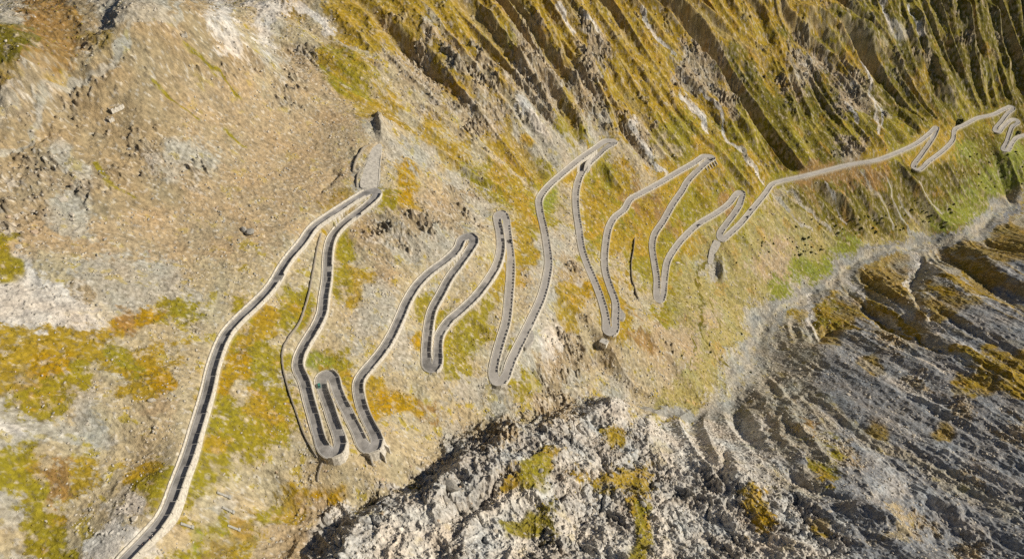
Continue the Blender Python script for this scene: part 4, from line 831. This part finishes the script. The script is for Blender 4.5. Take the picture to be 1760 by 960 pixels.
for x, y, s_, mi, lab in ((109,344,3.0,0,'large pale boulder on the grey scree, upper left quarter'),(124,369,2.2,0,'white upright boulder on the tan scree'),(124,377,1.8,0,'pale boulder touching the foot of the white upright one'),(302,365,1.6,0,'lone white boulder in the middle of the pinkish scree'),(301,426,1.4,0,'lone round pale boulder above the grey gravel patch'),
  (32,424,2.4,0,'angular white boulder above the yellow moss at the left edge'),(15,373,1.8,2,'tan boulder close to the left edge'),(6,328,2.0,0,'pale boulder cut by the left edge'),(58,400,2.6,2,'sharp tan boulder standing on reddish ground'),(428,400,5.0,1,'big dark rock in the pinkish scree left of the first road leg'),(420,396,3.4,1,'dark rock leaning on the big dark rock'),
  (262,688,2.0,0,'low white boulder on the brown slope left of the first leg'),(232,890,1.8,0,'white block at the top of the white rubble'),(728,837,1.4,0,'white block lying in the gully below the lower hairpins'),(410,673,1.6,0,'pale boulder in orange turf right of the first leg'),(1165,452,2.6,0,'white rock beside the green bush patch'),(877,663,1.5,0,'white boulder just right of the pale hairpin'),
  (1383,127,5.0,0,'bluish white crag patch on the golden knoll slope'),(828,850,2.2,0,'white boulder at the foot of the pinnacle'),(772,835,5.5,1,'rock pinnacle on the edge of the foreground spur')): boulder(x, y, s_, mi, lab, None)
zones = [((20,440),(250,440),60,(0,1,2),'small stone on the tan scree slope above the pale patches','stones on the upper left slope',(.5,1.3)), ((20,440),(560,930),30,(0,0,2),'small pale stone on the mossy slope left of the first road leg','stones on the lower left slope',(.4,1.0)),
         ((450,880),(790,900),25,(0,2,2),'small pale stone in the gully below the lower hairpins','stones in the gully',(.4,1.1)), ((780,1340),(740,950),60,(0,0,1),'rough block of pale rock on the foreground spur','blocks on the foreground spur',(.8,2.2)),
         ((900,1240),(600,720),30,(0,2,0),'pale stone at the foot of the road slope','stones at the slope foot',(.5,1.2)), ((1340,1740),(500,900),40,(0,1,1),'grey block on the shaded slope across the valley','blocks on the far side slope',(.8,2.2))]
for (xa, xb), (ya, yb), n_, mis, lab, grp, (s0, s1) in zones:
    k = 0
    while k < n_:
        x, y = rb_.uniform(xa, xb), rb_.uniform(ya, yb)
        if np.min(np.hypot(RPX - x, RPY - y)) < 16: continue
        boulder(x, y, rb_.uniform(s0, s1), rb_.choice(mis), lab, grp); k += 1
def shrub_mesh(seed):
    r_ = np.random.default_rng(seed); vs = []; fs = []
    for _ in range(150):
        d = r_.normal(size=3); d /= np.linalg.norm(d); d[2] = abs(d[2]) * .8; p = d * (.55 + .5 * r_.random()) * np.array([1.1, 1, .9]); u = r_.normal(size=3) * .16; w_ = r_.normal(size=3) * .16
        n = len(vs); vs += [tuple(p - u - w_), tuple(p + u - w_), tuple(p + u + w_), tuple(p - u + w_)]; fs.append((n, n + 1, n + 2, n + 3))
    return new_mesh('shrub', vs, fs)
M_SHRUB = simple('dark shrub leaves', (.075, .085, .03), .35, 2, .8, 0, (.12, .125, .04)); sms = [shrub_mesh(k) for k in range(5)]
for m_ in sms: m_.materials.append(M_SHRUB)
def shrub(px, py, sz, lab, grp):
    p = ghit([px], [py])[0]; o = bpy.data.objects.new('shrub', sms[rb_.randrange(5)]); COLL.objects.link(o); o.location = (p[0], p[1], float(ground(p[0], p[1])) + CZ); o.scale = (sz * rb_.uniform(.8, 1.3), sz * rb_.uniform(.8, 1.2), sz * rb_.uniform(.6, .9)); o.rotation_euler[2] = rb_.uniform(0, 6.28); tag(o, lab, 'shrub', grp)
szones = [((1358,1402),(405,438),26,'dark low shrub in the cluster on the pinkish scree fan','shrubs on the scree fan'), ((1325,1420),(375,430),16,'scattered dark shrub around the pinkish scree fan','scattered shrubs round the fan'), ((1425,1520),(370,402),34,'dark shrub in the band at the foot of the gullied slope','shrubs at the slope foot'),
          ((1520,1640),(345,395),36,'dark shrub below the long straight road leg','shrubs below the long leg'), ((1260,1330),(400,460),14,'dark shrub right of the gravel mounds','shrubs right of the mounds'), ((1640,1760),(235,330),36,'dark shrub on the green slope among the far hairpins','shrubs among the far hairpins'),
          ((1170,1300),(560,640),12,'tiny dark shrub on the flat beside the tracks','shrubs on the valley flat')]
for (xa, xb), (ya, yb), n_, lab, grp in szones:
    k = 0
    while k < n_:
        x, y = rb_.uniform(xa, xb), rb_.uniform(ya, yb)
        if np.min(np.hypot(RPX - x, RPY - y)) < 7: continue
        shrub(x, y, rb_.choice((.7, .9, 1.1, 1.5, 2.0)) * (1 if xb > 1340 else .7), lab, grp); k += 1
# the two thick dark bushes by the far road bend
for x, y, lab in ((1650,208,'thick dark bush above the bend of the far road'),(1646,212,'second dark bush touching the thick one above the far bend'),(1749,228,'large dark shrub right of the far hairpin stack')): shrub(x, y, 4.2, lab, None)
log('things')
# ---- loose stones, far too many to count
def scatter(name, n, wt, smin, smax, protos, mat, label, sink=.1, seed=3):
    r_ = np.random.default_rng(seed); p_ = (wt * (RDm > 4.8)).ravel().astype(np.float64); p_ *= np.repeat((1 / np.maximum(rr, 200)) ** 0, NC); p_ /= p_.sum(); c_ = np.cumsum(p_); idx = np.searchsorted(c_, r_.random(n)); idx = np.minimum(idx, VX.size - 1)
    x = VX.ravel()[idx] + r_.uniform(-.3, .3, n); y = VY.ravel()[idx] + r_.uniform(-.3, .3, n); z = HZ.ravel()[idx] + CZ; dist = np.hypot(np.hypot(x, y), z - CZ)
    s_ = (smin + (smax - smin) * r_.random(n) ** 3) * np.clip(dist / 420, .7, 1.6); a = r_.uniform(0, 6.28, n); VV = []; FF = []; off_ = 0
    for k, (pv, pf) in enumerate(protos):
        sel = np.nonzero(np.arange(n) % len(protos) == k)[0]; ca, sa = np.cos(a[sel])[:, None], np.sin(a[sel])[:, None]; sx = (s_[sel] * r_.uniform(.7, 1.3, len(sel)))[:, None]; sy = s_[sel][:, None]; sz = (s_[sel] * r_.uniform(.6, 1.1, len(sel)))[:, None]
        X_ = pv[None, :, 0] * sx; Y_ = pv[None, :, 1] * sy; vv = np.stack([X_ * ca - Y_ * sa + x[sel][:, None], X_ * sa + Y_ * ca + y[sel][:, None], pv[None, :, 2] * sz + z[sel][:, None] + sink * sy], -1)
        VV.append(vv.reshape(-1, 3)); FF.append((pf[None] + (np.arange(len(sel)) * len(pv))[:, None, None] + off_).reshape(-1, 3)); off_ += vv.shape[0] * vv.shape[1]
    VV = np.concatenate(VV).astype(F); FF = np.concatenate(FF).astype(np.int32); me = bpy.data.meshes.new(name); me.vertices.add(len(VV)); me.vertices.foreach_set('co', VV.ravel()); me.loops.add(FF.size); me.loops.foreach_set('vertex_index', FF.ravel()); me.polygons.add(len(FF)); me.polygons.foreach_set('loop_start', np.arange(len(FF), dtype=np.int32) * 3); me.update(calc_edges=True)
    o = link(name, me, mat); o['kind'] = 'stuff'; o['label'] = label; o['category'] = label.split()[-1] if False else name.replace('_', ' '); return o
def proto(seed, jit=.3, zs=.8):
    bm = bmesh.new(); bmesh.ops.create_icosphere(bm, subdivisions=1, radius=1); r_ = np.random.default_rng(seed); v = np.array([list(q.co) for q in bm.verts]); v *= (1 + r_.uniform(-jit, jit, (len(v), 1))); v[:, 2] *= zs; f = np.array([[q.index for q in g.verts] for g in bm.faces]); bm.free(); return v, f
pr = [proto(k) for k in range(6)]
wst = Wt['t'] * .5 + Wt['b'] * .7 + Wt['s'] * .7 + Wt['w'] * .6 + Wt['r'] * .8 + Wt['R'] * .8 + Wt['G'] * .4 + .12 * veg
wst = wst * (.08 + sstep(-.1, .6, f3 + .4 * blot[2]))
scatter('loose_stones', 42000, wst, .13, .85, pr, M_ROCKS[0], 'countless pale stones strewn over the scree and rock', seed=3)
scatter('dark_stones', 26000, wst * (1 + 2 * Wt['R']), .13, .8, pr, M_ROCKS[1], 'countless darker stones strewn over the scree and rock', seed=4)
pt_ = [proto(20 + k, .35, .5) for k in range(5)]
M_TUS = simple('grass tussock', (.27, .20, .04), .3, .3, .95, .2, (.33, .27, .05))
scatter('grass_tussocks', 60000, (veg * (1 - .8 * sstep(1300, 1340, proj(VX, VY, HZ)[0]) * sstep(430, 460, proj(VX, VY, HZ)[1])) + .05 * Wt['b']) * (.25 + sstep(0, .5, -f3)), .16, .65, pt_, M_TUS, 'countless ochre grass tussocks over the slopes', sink=0, seed=5)
log('stuff')
# ------------------------------------------------------------------ light, sky, camera
SUN_AZ, SUN_EL = math.radians(87), math.radians(28)
sd = Vector((math.sin(SUN_AZ) * math.cos(SUN_EL), math.cos(SUN_AZ) * math.cos(SUN_EL), math.sin(SUN_EL)))
sl = bpy.data.lights.new('sun', 'SUN'); sl.energy = 5.0; sl.angle = math.radians(.53); sl.color = (1, .91, .76)
so = bpy.data.objects.new('sun', sl); COLL.objects.link(so); so.rotation_euler = sd.to_track_quat('Z', 'Y').to_euler(); so.location = (0, 0, CZ + 300)
wd = bpy.data.worlds.new('World'); bpy.context.scene.world = wd; wd.use_nodes = True; nt = wd.node_tree
sk = nt.nodes.new('ShaderNodeTexSky'); sk.sky_type = 'NISHITA'; sk.sun_disc = False; sk.sun_elevation = SUN_EL; sk.sun_rotation = SUN_AZ; sk.altitude = 2500
nt.links.new(sk.outputs[0], nt.nodes['Background'].inputs[0]); nt.nodes['Background'].inputs[1].default_value = .05
cam = bpy.data.cameras.new('camera'); co = bpy.data.objects.new('camera', cam); COLL.objects.link(co)
co.location = (0, 0, CZ); co.rotation_euler = (math.pi / 2 - PITCH, 0, 0); cam.sensor_width = 36; cam.lens = 18 / math.tan(HFOV / 2); cam.clip_start = 1; cam.clip_end = 8000
sc = bpy.context.scene; sc.camera = co
sc.view_settings.view_transform = 'Standard'; sc.view_settings.look = 'None'; sc.view_settings.exposure = -0.02; sc.view_settings.gamma = 1; sc.view_settings.use_curve_mapping = False
sc.cycles.use_denoising = False; sc.cycles.max_bounces = 4; sc.cycles.diffuse_bounces = 2
log('done')
